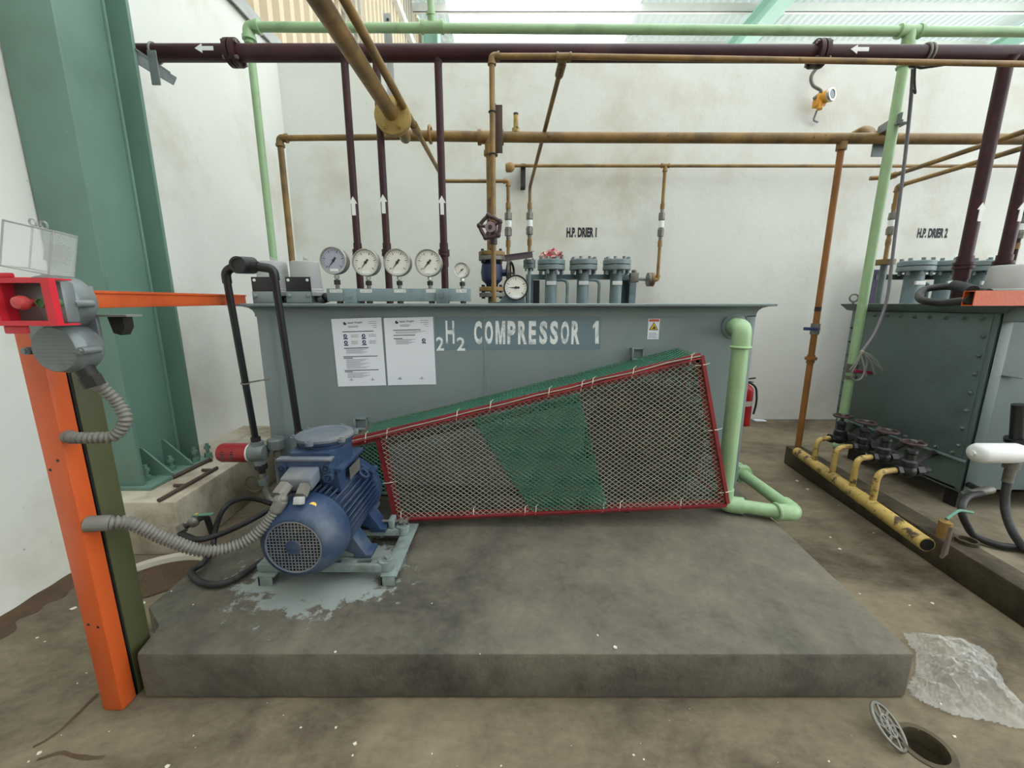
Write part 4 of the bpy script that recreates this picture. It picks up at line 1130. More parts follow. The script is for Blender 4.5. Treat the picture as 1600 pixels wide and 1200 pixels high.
# ------------------------------------------------------------------ black hoses and small valve by the pedestal
def hose(label, pts, r, material=None, fil=.12, n=12, name='rubber_hose', cat='hose', group=None):
    o = MB().tube(pts, r, n, fillet=fil, seg=8).build(name, material or M['hose'])
    return tag(o, label, cat, group)
Hf = .018
h1 = [V(xr+.12,2.24,.22), at(384,775,2.15), at(350,790,2.0), at(336,825,1.95), at(333,855,1.9), onz(318,880,TOPZ+.05), onz(296,893,TOPZ+.02), onz(312,911,TOPZ+.02), onz(345,915,TOPZ+.02), onz(385,895,TOPZ+.02), onz(420,868,TOPZ+.03), V(-1.06,1.72,TOPZ+.06)]
hose('black hose looping over the plinth corner under the grey conduit', h1, .0135, fil=.2)
h2 = [at(281,833,1.86), at(310,845,1.8), at(345,835,1.85), at(395,812,1.9), at(430,790,1.98), V(-1.12,2.1,.26)]
hose('black hose running straight from the small green-handled valve', h2, .014, fil=.2)
bv = thing('ball_valve', 'small green-handled ball valve beside the pedestal', 'valve', tuple(at(300,815,1.9)))
a_, b_ = at(279,829,1.86), at(322,805,1.92)
MB().tube([a_, a_.lerp(b_,.5), b_, at(332,835,1.95)], .014, 12, fillet=.03).build('pipe', M['dark'], bv)
MB().hexn(a_, a_.lerp(b_,.25), .024).sphere(a_.lerp(b_,.55), .027, 14, 8).build('valve_body', M['dull_steel'], bv)
c_ = a_.lerp(b_,.75)
MB().bar(c_ + V(-.03,0,.02), c_ + V(.075,0,.028), .02, .005).build('lever', M['handle_teal'], bv)
MB().cyl(c_ + V(-.01,0,.0), c_ + V(-.01,0,.03), .008, n=10).build('spindle', M['yellow'], bv)

# rebar hanger lying on the pedestal
rh = thing('rebar_hanger', 'bent rebar ladder hanger lying on the cream pedestal', 'hanger', tuple(onz(300,745,PZ)))
zr = PZ + .012
A_, B_ = onz(248,782,zr), onz(339,731,zr)
C_, D_ = onz(270,746,zr), onz(328,718,zr)
MB().tube([A_, B_], .0115, 10).build('rod', M['rust'], rh)
MB().tube([C_, D_, D_ + (B_-D_)*.12], .013, 10).build('rod', M['rust'], rh)
for s in (.42, .92):
    p_ = A_.lerp(B_, s); q_ = p_ + V(-.07,.0,0)
    MB().tube([q_, p_], .010, 10).build('rung', M['rust'], rh)

# round kerb and soil by the pedestal foot
kr = MB(); cen = V(-1.77,1.72,0)
pts = [cen + V(.31*math.cos(R(t)), .31*math.sin(R(t)), .012) for t in range(40, 148, 4)]
kr.tube(pts, .03, 8)
kb = kr.build('round_kerb', M['pedestal']); tag(kb, 'low curved cement kerb on the floor below the pedestal', 'kerb'); kb['kind'] = 'structure'
so = MB().add([cen + V(0,0,.006)] + [cen + V(.30*math.cos(R(t)), .30*math.sin(R(t)), .004) for t in range(40, 190, 6)], [(0,i,i+1) for i in range(1, 25)])
sb = so.build('soil_patch', M['soil'], smooth=False); tag(sb, 'brown soil inside the curved kerb', 'soil'); sb['kind'] = 'stuff'

# ------------------------------------------------------------------ pale green drain pipe of the tank
gp = thing('drain_pipe', 'thick pale green pipe running down the right of the first tank', 'pipe', (1.25, 2.2, TOPZ))
GYp = 2.2; gx = 1.248; gz0 = .245; gr_ = .043
ztop = at(1160, 512, GYp).z
MB().lathe((at(1147,510,TY0).x,TY0,at(1147,510,TY0).z), (0,-1,0), [(0,.075),(.008,.075),(.012,.06),(.02,.058)], 28).build('wall_flange', M['tank'], gp)
MB().tube([(at(1147,510,TY0).x,TY0,at(1147,510,TY0).z), (at(1150,511,2.3).x,2.28,ztop), (gx,GYp,ztop-.005), (gx,GYp,ztop-.10)], gr_*1.12, 20, fillet=.08, seg=10).build('elbow', M['green'], gp)
MB().cyl((gx,GYp,gz0+.04), (gx,GYp,ztop-.08), gr_, n=24).build('riser', M['green'], gp)
MB().torus((gx,GYp,ztop-.105), (0,0,1), gr_*1.1, .008, 24, 8).build('socket_ring', M['green'], gp)
ey, exr = 2.09, 1.60
MB().tube([(gx,GYp,gz0+.10), (gx,GYp,gz0), (gx+.10,GYp-.03,gz0)], gr_*1.14, 20, fillet=.07, seg=10).build('elbow', M['green'], gp)
MB().cyl((gx+.06,GYp-.02,gz0), (exr-.05,ey,gz0), gr_*.88, n=24).build('cross_run', M['green'], gp)
MB().tube([(exr-.10,ey+.012,gz0), (exr,ey,gz0), (exr,ey+.10,gz0)], gr_*1.1, 20, fillet=.06, seg=10).build('elbow', M['green'], gp)
MB().cyl((exr,ey+.05,gz0), (exr,2.66,gz0), gr_*.86, n=24).build('rear_run', M['green'], gp)
MB().torus((exr-.10,ey+.012,gz0), (1,0,0), gr_*1.05, .008, 24, 8).build('socket_ring', M['green'], gp)
MB().hexn((exr,2.60,gz0), (exr,2.65,gz0), gr_*1.5).cyl((exr,2.66,gz0), (exr,2.70,gz0), gr_*1.3, n=20).build('union', M['green'], gp)
MB().tube([(exr,2.68,gz0), (exr,2.78,gz0), (TX1+.002,2.80,gz0)], gr_*.9, 18, fillet=.08).build('tank_stub', M['green'], gp)

# dirt drifted along the foot of the side wall, and soil packed in the floor cracks
rd_ = random.Random(5)
vs, fs = [], []
N_ = 60
for i in range(N_+1):
    y = .9 + 1.15*i/N_
    w_ = .07 + .05*mnoise.noise(V(y*4,0,0)) + .04*mnoise.noise(V(y*13,2,0)) + .03*math.sin(y*2)
    for j in range(5):
        t = j/4
        vs.append((-2.30 + max(.02,w_)*t*1.6, y, .002 + .022*(1-t)*(1+.6*mnoise.noise(V(y*9,t*5,1)))))
for i in range(N_):
    for j in range(4):
        fs.append((i*5+j, (i+1)*5+j, (i+1)*5+j+1, i*5+j+1))
o = MB().add(vs, fs).build('dirt_drift', M['soil']); tag(o, 'brown dirt drifted along the foot of the side wall', 'dirt'); o['kind'] = 'stuff'
for lab, pl_ in (('brown soil packed in a floor crack left of the post', [(150,1085),(128,1112),(100,1138),(70,1160),(48,1172)]), ('short muddy crack at the front left floor', [(60,1185),(95,1178),(140,1183),(170,1180)])):
    P_ = [onz(x, y, 0) for x, y in pl_]; vs, fs = [], []
    for i in range(len(P_)-1):
        for k in range(6):
            p_ = P_[i].lerp(P_[i+1], k/6); d_ = (P_[i+1]-P_[i]).normalized(); n_ = V(-d_.y, d_.x, 0)
            w_ = .006 + .008*abs(mnoise.noise(p_*17)); c_ = p_ + n_*.012*mnoise.noise(p_*11)
            vs += [c_ - n_*w_ + V(0,0,.0012), c_ + n_*w_*.7 + V(0,0,.0012)]
    fs = [(2*i,2*i+1,2*i+3,2*i+2) for i in range(len(vs)//2-1)]
    o = MB().add(vs, fs).build('soil_crack', M['soil'], smooth=False); tag(o, lab, 'dirt'); o['kind'] = 'stuff'

# ------------------------------------------------------------------ pipework overhead and on the wall
def dirn(a, b): return (Vector(b)-Vector(a)).normalized()
def run(parent, pts, r, material, name='pipe', n=18, fillet=0.0):
    return MB().tube(pts, r, n, fillet=fillet, seg=8).build(name, material, parent)
def elbow(parent, p, da, db, r, material, L=2.6):
    p = Vector(p); da, db = Vector(da).normalized(), Vector(db).normalized()
    m = MB().tube([p + da*r*L, p, p + db*r*L], r*1.25, 16, fillet=r*2.2, seg=8)
    for d in (da, db):
        m.cyl(p + d*r*(L-.7), p + d*r*(L+.1), r*1.5, n=16)
    return m.build('elbow', material, parent)
def tee(parent, p, d, side, r, rs, material):
    p = Vector(p); d, side = Vector(d).normalized(), Vector(side).normalized()
    m = MB().cyl(p - d*r*2.4, p + d*r*2.4, r*1.22, n=16).cyl(p, p + side*(r+rs*2.4), rs*1.25, n=16)
    m.cyl(p - d*r*2.6, p - d*r*1.9, r*1.45, n=16).cyl(p + d*r*1.9, p + d*r*2.6, r*1.45, n=16).cyl(p + side*(r+rs*1.6), p + side*(r+rs*2.5), rs*1.5, n=16)
    return m.build('tee', material, parent)
def collar(parent, p, d, r, L, material, name='coupling', hexa=False):
    p = Vector(p); d = Vector(d).normalized()
    return MB().cyl(p - d*L/2, p + d*L/2, r, n=6 if hexa else 18).build(name, material, parent)
def arrow(parent, p, d, side, nrm, L, material):
    """flat painted arrow: p centre on the pipe face, d pointing direction"""
    p, d, s, n_ = Vector(p), Vector(d).normalized(), Vector(side).normalized(), Vector(nrm).normalized()
    p = p + n_*.0012
    pts = [p + d*L*.5, p + d*L*.12 + s*L*.22, p + d*L*.12 + s*L*.1, p - d*L*.5 + s*L*.1, p - d*L*.5 - s*L*.1, p + d*L*.12 - s*L*.1, p + d*L*.12 - s*L*.22]
    return MB().prism(pts, n_*(-.004)).build('flow_arrow', material, parent, smooth=False)

# maroon header and its risers
HY = 2.80
hz = at(800, 83, HY).z; hr = .047
hdr = thing('header_pipe', 'thick maroon header pipe spanning the full width overhead', 'pipe', (0, HY, hz-hr))
zr_ = at(1600, 85.5, HY).z
def HZ(x): return hz + (zr_-hz)*max(0, x)/3.5*1.0
run(hdr, [(-2.45,HY,hz), (0,HY,hz), (4.4,HY,HZ(4.4)), (9.5,HY,HZ(4.4))], hr, M['purple'], n=24)
for px in (366, 1279):
    c = at(px, 83, HY); z = HZ(c.x)
    MB().cyl((c.x-.030,HY,z), (c.x-.004,HY,z), .075, n=24).cyl((c.x+.004,HY,z), (c.x+.030,HY,z), .075, n=24).build('flange_pair', M['purple'], hdr)
    for k in range(4):
        t = R(45+90*k)
        MB().hexn((c.x-.045,HY+.06*math.cos(t),z+.06*math.sin(t)), (c.x+.045,HY+.06*math.cos(t),z+.06*math.sin(t)), .011).build('flange_bolt', M['dull_steel'], hdr)
c = at(1446, 84, HY)
MB().torus((c.x-.012,HY,HZ(c.x)), (1,0,0), hr+.005, .007, 28, 8).torus((c.x+.012,HY,HZ(c.x)), (1,0,0), hr+.005, .007, 28, 8).build('u_bolt', M['dull_steel'], hdr)
c = at(242, 76, HY); MB().torus((c.x,HY,hz), (1,0,0), hr+.004, .006, 28, 8).build('u_bolt', M['dull_steel'], hdr)
for px in (320, 1342):
    c = at(px, 84, HY-hr)
    arrow(hdr, (c.x, HY-hr-.001, HZ(c.x)+.0), (-1,0,0), (0,0,1), (0,-1,0), .11, M['white'])
# bracket from the column
hb = thing('pipe_bracket', 'galvanised angle bracket carrying the header at the teal column', 'bracket', (-2.15, 2.66, hz-.2))
c = at(240, 98, HY)
MB().box((c.x-.10,2.66,hz-hr-.012), (c.x+.02,2.90,hz-hr-.004)).box((at(234,110,2.66).x,2.66,hz-hr-.19), (at(247,110,2.66).x,2.668,hz-hr-.012)).build('angle', M['cast'], hb)
MB().bar((c.x-.05,2.66,hz-hr-.02), (c.x+.13,2.78,hz-hr-.115), .012, .05, up=(0,0,1)).build('brace', M['cast'], hb)
# risers
def riser(label, px, py, px2, ztop, r, arrow_py, tee_r=True, zb=1.22, flange_py=395, group='maroon risers'):
    p = at(px, py, HY); q_ = at(px2, 400, HY); x = (p.x+q_.x)/2
    t = thing('riser_pipe', label, 'pipe', (x, HY, zb), group)
    run(t, [(x,HY,zb), (x,HY,ztop-hr*.9)], r, M['purple'])
    MB().lathe((x,HY,ztop-hr*1.25), (0,0,1), [(0,r),(.02,r*1.25),(.035,r*1.5)], 18).build('weld_collar', M['purple'], t)
    zf = at(px2, flange_py, HY).z
    MB().cyl((x,HY,zf-.022), (x,HY,zf-.002), r*1.55, n=18).cyl((x,HY,zf+.002), (x,HY,zf+.02), r*1.55, n=18).cyl((x,HY,zf-.09), (x,HY,zf+.06), r*1.18, n=18).build('union', M['purple'], t)
    za = at(px2, arrow_py, HY).z
    ar = arrow(t, (x,HY-r-.001,za), (0,0,1), (1,0,0), (0,-1,0), .115, M['white'])
    return t
riser('maroon riser rising behind the grey-faced gauge', 538, 110, 561, hz, .023, 323)
riser('maroon riser rising behind the middle white gauge', 589, 110, 605, hz, .023, 320)
riser('maroon riser rising left of the blue valve', 686.5, 110, 692.5, hz, .0235, 322)
riser('thick maroon riser at the right above the second drier', 1566, 110, 1512, HZ(3.0), .036, 333, flange_py=415)
x_ = at(1585, 340, HY).x
riser('maroon riser at the right picture edge beside the pale filter', 1606, 220, 1575, HZ(3.3), .034, 333, flange_py=413)

# pale green main, two drops
NY = 3.2; gmz = at(800, 46, NY).z; gmr = .030
gm = thing('water_main_pipe', 'pale green overhead water pipe running above the maroon header', 'pipe', (0, NY, gmz))
gxl = at(394, 100, NY).x; gxr = at(1412, 104, NY).x
gl = V(gxl, NY, at(394, 42, NY).z); grr = V(gxr, NY, at(1418, 49, NY).z); ge = V(4.6, NY, at(1600, 51, NY).z)
run(gm, [gl, grr, ge, V(9.5,NY,ge.z)], gmr, M['green'])
elbow(gm, gl, (1,0,0), (0,0,-1), gmr, M['green'])
tee(gm, grr, (1,0,0), (0,0,-1), gmr, gmr, M['green'])
c = at(676, 43, NY)
tee(gm, V(c.x,NY,gl.z), (1,0,0), (-.1,-.35,1), gmr, gmr*.7, M['green'])
run(gm, [V(c.x,NY,gl.z), V(c.x-.03,NY-.2,gl.z+.85)], gmr*.75, M['green'])
gd = thing('water_drop_pipe', 'thin pale green pipe dropping behind the left filter bowls', 'pipe', (gxl, NY, 0))
run(gd, [gl + V(0,0,-.05), V(gxl,NY,.0)], .026, M['green'])
for k in range(4):
    MB().torus((gxl,NY,gl.z-.10-.025*k), (.1,0,1), .030, .006, 20, 6).build('tape_wrap', M['green'], gd)
gd2 = thing('water_drop_pipe', 'pale green pipe dropping in front of the second tank', 'pipe', (gxr, NY, .12))
zb2 = at(1303, 700, NY).z
run(gd2, [grr + V(0,0,-.05), V(gxr-.02,NY,zb2)], .033, M['green'])
for k in range(5):
    MB().torus((gxr,NY,grr.z-.10-.03*k), (.15,0,1), .038, .008, 20, 6).build('tape_wrap', M['green'], gd2)
zv = at(1328, 575, NY).z; xv = gxr-.015
MB().cyl((xv,NY,zv-.035), (xv,NY,zv+.035), .042, n=18).hexn((xv,NY,zv-.09), (xv,NY,zv-.06), .043).cyl((xv,NY,zv-.02), (xv,NY-.05,zv-.02), .018, n=12).build('ball_valve_body', M['dull_steel'], gd2)
MB().bar((xv-.02,NY-.055,zv-.015), (xv+.13,NY-.06,zv-.03), .018, .026).build('valve_lever', mat('crimson_grip', (150,40,70), .4), gd2, bevel=.004)
MB().sphere((gxr-.02,NY,zb2+.02), .042, 14, 8).build('end_cap', M['green'], gd2)
MB().torus((at(1400,190,NY).x,NY,at(1400,190,NY).z), (0,0,1), .036, .006, 20, 6).build('pipe_clamp', M['green'], gd2)

# big ochre main along the back
OY = 3.38; oz = at(800, 214.5, OY).z; orr = .038
om = thing('gas_main_pipe', 'thick ochre gas main running level in front of the back wall', 'pipe', (1, OY, oz))
ox0 = at(640, 212, OY).x; oze = at(1600, 218, OY).z
run(om, [V(ox0,OY,at(640,212,OY).z), V(0.2,OY,oz), V(4.6,OY,oze), V(9.5,OY,oze)], orr, M['ochre'], n=22)
xo = at(767, 250, OY).x
tee(om, V(xo,OY,oz), (1,0,0), (0,0,-1), orr, orr*.95, M['ochre'])
run(om, [V(xo,OY,oz-.02), V(xo,OY,at(767,396,OY).z)], .0365, M['ochre'], name='down_pipe', n=22)
c = at(806, 200, OY)
MB().cyl((c.x,OY,oz+.02), (c.x,OY,oz+.15), .019, n=14).cyl((c.x,OY,oz+.03), (c.x,OY,oz+.06), .03, n=14).build('capped_stub', M['yellow'], om)
MB().cyl((c.x,OY,oz+.15), (c.x,OY,oz+.165), .019, n=14).build('stub_cap', M['dark'], om)
za = at(767, 317, OY).z
arrow(om, (xo,OY-.038,za), (0,0,1), (1,0,0), (0,-1,0), .08, M['stencil'])
c = at(672, 204, OY)
MB().torus((c.x,OY+.0,oz+.02), (1,0,0), .055, .012, 20, 8).build('saddle_strap', M['ochre'], om)
for px in (1352,):
    c = at(px, 208, OY)
    run(om, [at(1332,211,OY+.30), at(1350,201,OY+.22), at(1360,203,OY+.12), at(1366,214,OY+.02)], .026, M['ochre'], name='branch', fillet=.06)
# thin level continuation to the left and its drop
tl_ = thing('branch_pipe', 'thin ochre pipe turning down left of the maroon risers', 'pipe', (-2, OY, 0))
xL = at(437, 216, OY).x; zL = at(500, 216, OY).z
run(tl_, [V(xL,OY,zL), V(ox0+.05,OY,zL+.01)], .0215, M['ochre'])
run(tl_, [V(xL,OY,zL), V(xL,OY,0)], .0225, M['ochre'], name='drop')
elbow(tl_, V(xL,OY,zL), (1,0,0), (0,0,-1), .022, M['ochre'])
# drop at the right with lever valve and union
rd = thing('branch_pipe', 'rusty ochre drop pipe with a blue lever valve beside the second tank', 'pipe', (2.5, OY, .16))
xr_ = (at(1311,240,OY).x + at(1250,690,OY).x)/2
zbot = at(1247, 702, OY).z
run(rd, [V(xr_,OY,oze), V(xr_,OY,zbot)], .0235, M['ochre_rust'])
MB().cyl((xr_,OY,oze-.075), (xr_,OY,oze-.02), .036, n=16).build('socket', M['ochre'], rd)
zv = at(1273, 514, OY).z
MB().hexn((xr_,OY,zv-.045), (xr_,OY,zv+.045), .033).cyl((xr_,OY,zv), (xr_,OY-.04,zv), .016, n=12).build('valve_body', M['dull_steel'], rd)
MB().bar((xr_-.01,OY-.045,zv), (xr_-.13,OY-.05,zv+.006), .016, .026).build('lever', M['handle_blue'], rd, bevel=.004)
zv = at(1267, 560, OY).z
MB().cyl((xr_,OY,zv-.04), (xr_,OY,zv+.03), .03, n=8).cyl((xr_,OY,zv-.012), (xr_,OY,zv+.012), .044, n=8).build('union', M['ochre_rust'], rd)
zv = at(1279, 483, OY).z
MB().cyl((xr_,OY,zv-.018), (xr_,OY,zv+.018), .0245, n=14).build('dark_band', M['dark'], rd)

# the blue gate valve under the main, thin pipe and handwheel in front
va = thing('gate_valve', 'navy blue flanged gate valve under the thick ochre down pipe', 'valve', (xo, OY, 1.2))
def Z(py, Y=OY): return at(767, py, Y).z
fr_ = wide(20.5, 395, OY)
zt, zb_ = Z(397), Z(452)
for nm, z, mt in (('top_flange', zt, M['ochre']), ('companion_flange', zt-.035, M['dull_steel']), ('bottom_flange', zb_, M['ochre']), ('companion_flange', zb_-.045, M['dull_steel'])):
    MB().lathe((xo,OY,z-.017), (0,0,1), [(0,fr_*.97),(.004,fr_),(.030,fr_),(.034,fr_*.97)], 32).build(nm, mt, va)
for z in (zt-.02, zb_-.02):
    for k in range(6):
        t = R(60*k+30)
        MB().hexn((xo+fr_*.78*math.cos(t),OY+fr_*.78*math.sin(t),z-.055), (xo+fr_*.78*math.cos(t),OY+fr_*.78*math.sin(t),z+.055), .013).build('stud_bolt', M['dark'], va)
MB().lathe((xo,OY,zb_+.01), (0,0,1), [(0,.045),(.03,.05),(.06,.082),(.12,.09),(.18,.082),(.21,.05),(zt-.05-zb_,.045)], 28).build('body', M['navy'], va)
MB().cyl((xo+.05,OY,zb_+.13), (xo+.14,OY,zb_+.13), .028, n=16).build('bonnet', M['navy'], va)
MB().torus((xo+.15,OY,zb_+.13), (1,-.35,0), .085, .010, 32, 8).bar((xo+.15,OY,zb_+.05), (xo+.15,OY,zb_+.21), .014, .014, up=(1,0,0)).bar((xo+.12,OY-.08,zb_+.13), (xo+.18,OY+.08,zb_+.13), .014, .014).build('handwheel', M['black'], va)
MB().cyl((xo,OY,1.0), (xo,OY,zb_-.05), .034, n=18).build('inlet_pipe', M['dull_steel'], va)
# thin front pipe from the top elbow
TYp = 2.66
xt = at(769, 150, TYp).x; ztp = at(769, 88, TYp).z
tp = thing('bypass_pipe', 'thin ochre pipe running over the maroon header and down past the blue valve', 'pipe', (xt, TYp, 1.1))
xe = 4.3; zte = at(1600, 97, TYp).z
run(tp, [V(xt,TYp,ztp), V(at(885,91,TYp).x,TYp,ztp), V(xe,TYp,zte - .03), V(9.5,TYp,zte - .03)], .0155, M['ochre'])
run(tp, [V(xt,TYp,ztp), V(xt,TYp,at(769,208,TYp).z)], .0165, M['ochre'], name='upper_leg')
run(tp, [V(xt,TYp,at(769,206,TYp).z), V(xt,TYp,1.40)], .0155, M['ochre'], name='lower_leg')
elbow(tp, V(xt,TYp,ztp), (1,0,0), (0,0,-1), .0165, M['ochre'])
c = at(881, 91, TYp); pt = V(c.x,TYp,ztp-.003)
e1_ = at(828, 292, 4.3)
tee(tp, pt, (1,0,0), e1_-pt, .0165, .0165, M['ochre'])
MB().torus((xt,TYp,at(769,175,TYp).z), (0,0,1), .02, .004, 18, 6).torus((xt,TYp,at(769,241,TYp).z), (0,0,1), .02, .004, 18, 6).build('pipe_clip', M['dark'], tp)
MB().box((xt-.02,TYp-.02,1.404), (xt+.10,TYp+.03,1.414)).build('foot_plate', M['dull_steel'], tp)
cw = at(766, 355, TYp-.10)
hw = thing('handwheel_valve', 'maroon five-lobed handwheel facing the room on the thin ochre pipe', 'handwheel', (xt, TYp, cw.z-.1))
for k in range(5):
    t0, t1 = R(72*k+100), R(72*k+172)
    a_, b_ = cw + V(.066*math.cos(t0),0,.066*math.sin(t0)), cw + V(.066*math.cos(t1),0,.066*math.sin(t1))
    MB().tube([a_, a_.lerp(b_,.5) + (a_.lerp(b_,.5)-cw)*.08, b_], .0115, 8, fillet=.02).sphere(a_, .0165, 10, 6).build('rim_segment', M['wheel_iron'], hw)
    MB().tube([cw + V(.02*math.cos(t0),0,.02*math.sin(t0)), a_], .0095, 8).build('spoke', M['wheel_iron'], hw)
MB().cyl(cw + V(0,-.012,0), cw + V(0,.02,0), .031, n=20).build('hub', mat('dusty_pink_hub', (140,116,120), .6), hw)
MB().hexn(cw + V(0,-.02,0), cw + V(0,-.01,0), .013).build('hub_nut', M['dark'], hw)
MB().cyl(cw + V(0,.02,0), (xt,TYp,cw.z), .014, n=12).build('spindle', M['dull_steel'], hw)
MB().cyl((xt,TYp,cw.z-.085), (xt,TYp,cw.z+.05), .024, n=16).build('valve_body', M['wheel_iron'], hw)
# dark plate hung beside the thin pipe
a_, b_ = at(774.5, 240, TYp+.06), at(785, 166, TYp+.06)
pl_ = MB().box((a_.x,TYp+.04,a_.z), (b_.x,TYp+.055,b_.z)); pl_.box((a_.x,TYp+.02,a_.z), (a_.x+.004,TYp+.055,b_.z))
tag(pl_.build('back_plate', M['rust'], bevel=.001), 'dark upright steel plate clipped behind the thin ochre pipe', 'plate')
# diagonal from the tee to the drier
dp_ = thing('slanting_pipe', 'slanting ochre pipe from the overhead tee back to the drier inlet', 'pipe', tuple(at(828,405,4.3)))
e1_ = at(828, 292, 4.3)
collar(dp_, pt + (e1_-pt).normalized()*.10, e1_-pt, .026, .09, M['ochre'])
run(dp_, [pt + (e1_-pt).normalized()*.02, e1_ + (pt-e1_)*.01, e1_ + V(0,0,-.05)], .0155, M['ochre'], fillet=.05)
zd = at(827.5, 400, 4.3).z
run(dp_, [e1_ + V(0,0,-.02), V(e1_.x,4.3,zd)], .0165, M['ochre'], name='drop')
def check_valve(parent, x, Y, py0, py1):
    z1, z0 = at(800, py0, Y).z, at(800, py1, Y).z; h = z1-z0
    MB().lathe((x,Y,z0), (0,0,1), [(0,.020),(.10*h,.020),(.12*h,.034),(.34*h,.036),(.36*h,.030),(.64*h,.030),(.66*h,.036),(.88*h,.034),(.90*h,.020),(h,.020)], 8).build('check_valve', M['dull_steel'], parent, smooth=False)
    MB().lathe((x,Y,z0+.40*h), (0,0,1), [(0,.031),(.22*h,.031)], 16).build('valve_label', M['white'], parent)
    collar(parent, (x,Y,z1+.03), (0,0,1), .024, .05, M['ochre']); collar(parent, (x,Y,z0-.04), (0,0,1), .024, .06, M['ochre'])
check_valve(dp_, e1_.x, 4.3, 327, 372)
# big flanged pipe coming from behind the camera
fx, fz_, fY = at(612, 179, 2.70).x, at(612, 179, 2.70).z, 2.70
bpz = thing('flanged_feed_pipe', 'fat ochre feed pipe coming overhead to a round bolted flange', 'pipe', (fx, fY, fz_-.12))
ctr = at(611, 177, fY)
run(bpz, [V(ctr.x,-.6,ctr.z), V(ctr.x,fY+.01,ctr.z)], .0415, M['ochre'], n=24)
MB().lathe((fx,fY,fz_), (0,1,0), [(0,.103),(.003,.107),(.022,.107),(.025,.103)], 40).build('front_flange', M['ochre_pale'], bpz)
MB().lathe((fx,fY+.029,fz_), (0,1,0), [(0,.103),(.003,.107),(.022,.107),(.025,.103)], 40).build('rear_flange', M['ochre_pale'], bpz)
for a_ in (55, 305, 235, 135):
    t = R(a_); p_ = V(fx+.080*math.cos(t),fY,fz_+.080*math.sin(t))
    MB().hexn(p_ + V(0,-.014,0), p_, .016).cyl(p_ + V(0,-.024,0), p_, .009, n=10).build('flange_bolt', M['ochre_pale'], bpz)
run(bpz, [V(fx+.045,fY+.03,fz_-.05), V(fx+.03,fY+.2,fz_-.06), V(ox0-.05,OY-.05,at(640,212,OY).z+.02), V(ox0+.02,OY,at(640,212,OY).z)], .036, M['ochre'], name='swan_neck', fillet=.1)
# grey hanger strap
c0, c1_ = at(606, 22, 3.3), at(610, 172, 3.3)
hs = MB().box((c0.x-.024,3.29,at(606,200,3.3).z), (c0.x+.024,3.298,c0.z)); hs.box((c0.x-.024,3.26,at(606,200,3.3).z), (c0.x-.02,3.298,c0.z))
hso = thing('hanger_strap', 'grey steel hanger strap behind the bolted flange', 'strap', (c0.x, 3.3, at(606,200,3.3).z))
hs.build('strap', M['plastic_grey'], hso)
for py in (30, 46):
    c = at(606, py, 3.285); MB().cyl((c0.x,3.286,c.z), (c0.x,3.2905,c.z), .009, n=12).build('bolt_hole', M['black'], hso)
# thinner overhead pipe reaching the drier branch
tx = at(690, 275, 4.05).x; tz_ = at(690, 275, 4.05).z
of = thing('overhead_branch_pipe', 'slim ochre pipe coming overhead beside the fat feed pipe', 'pipe', (tx, 4.05, tz_))
run(of, [V(tx,-.6,tz_), V(tx,3.0,tz_)], .0215, M['ochre'])
run(of, [V(tx,3.0,tz_), V(tx,4.05,tz_)], .0175, M['ochre'], name='rear_length')
c = at(626, 152, 2.95); collar(of, (tx,3.0,tz_), (0,1,0), .028, .09, M['ochre'])
zz = at(740, 283, 4.05).z; xE = at(794, 283, 4.05).x
run(of, [V(tx,4.05,tz_), V(tx,4.05,zz), V(xE,4.05,zz), V(xE,4.05,at(793,470,4.05).z)], .0165, M['ochre'], name='drop', fillet=.02)
elbow(of, V(xE,4.05,zz), (-1,0,0), (0,0,-1), .0165, M['ochre'])
check_valve(of, xE, 4.05, 327, 374)
# thin wall line
WYp = 4.68; wz = at(1000, 259, WYp).z; wx0 = at(797, 260, WYp).x
wlp = thing('wall_line_pipe', 'thin ochre line running level along the back wall above the driers', 'pipe', (1.5, WYp, wz))
run(wlp, [V(wx0,WYp,wz), V(9.5,WYp,at(1600,260,WYp).z)], .0165, M['ochre'])
MB().lathe((wx0-.05,WYp,wz-.02), (1,0,0), [(0,.03),(.01,.045),(.06,.045),(.07,.03)], 18).sphere((wx0+.0,WYp-.05,wz-.03), .05, 14, 8, (1,.6,1)).build('end_valve', M['ochre'], wlp)
xw = at(1038, 280, WYp).x
tee(wlp, V(xw,WYp,wz), (1,0,0), (0,0,-1), .017, .017, M['ochre'])
zq = at(1025, 437, WYp).z
p_top, p_bot = V(xw,WYp,wz), V(xw,WYp,zq)
run(wlp, [p_top, p_bot], .0175, M['ochre'], name='drop')
check_valve(wlp, xw, WYp, 327, 375)
run(wlp, [p_bot, p_bot + V(-.10,-.02,0)], .018, M['ochre'], name='outlet')
elbow(wlp, p_bot, (0,0,1), (-1,-.2,0), .018, M['ochre'])
for dx in (-.085, -.12):
    MB().cyl(p_bot + V(dx,-.02,0), p_bot + V(dx+.03,-.02,0), .075, n=24).build('flange', M['ochre'] if dx > -.1 else M['dull_steel'], wlp)
# black bracket on wall near line end
c = at(817, 278, WY); MB().box((c.x-.025,4.70,at(817,294,4.75).z), (c.x+.025,4.82,at(817,258,4.75).z)).build('x', M['dark']).name = 'wall_bracket'
tag(bpy.data.objects['wall_bracket'], 'dark steel bracket on the wall at the end of the thin line', 'bracket')
# maroon angle strap above the round black gauge
a_, b_ = at(788, 404, 4.0), at(832, 398, 4.2)
o = MB().bar(a_, b_, .006, wide(9,400,4.1)).bar(a_ + V(0,-.02,.028), b_ + V(0,-.02,.028), .05, .006).build('angle_strap', M['wheel_iron']); tag(o, 'short maroon angle strap tying the two drier pipes together', 'strap')

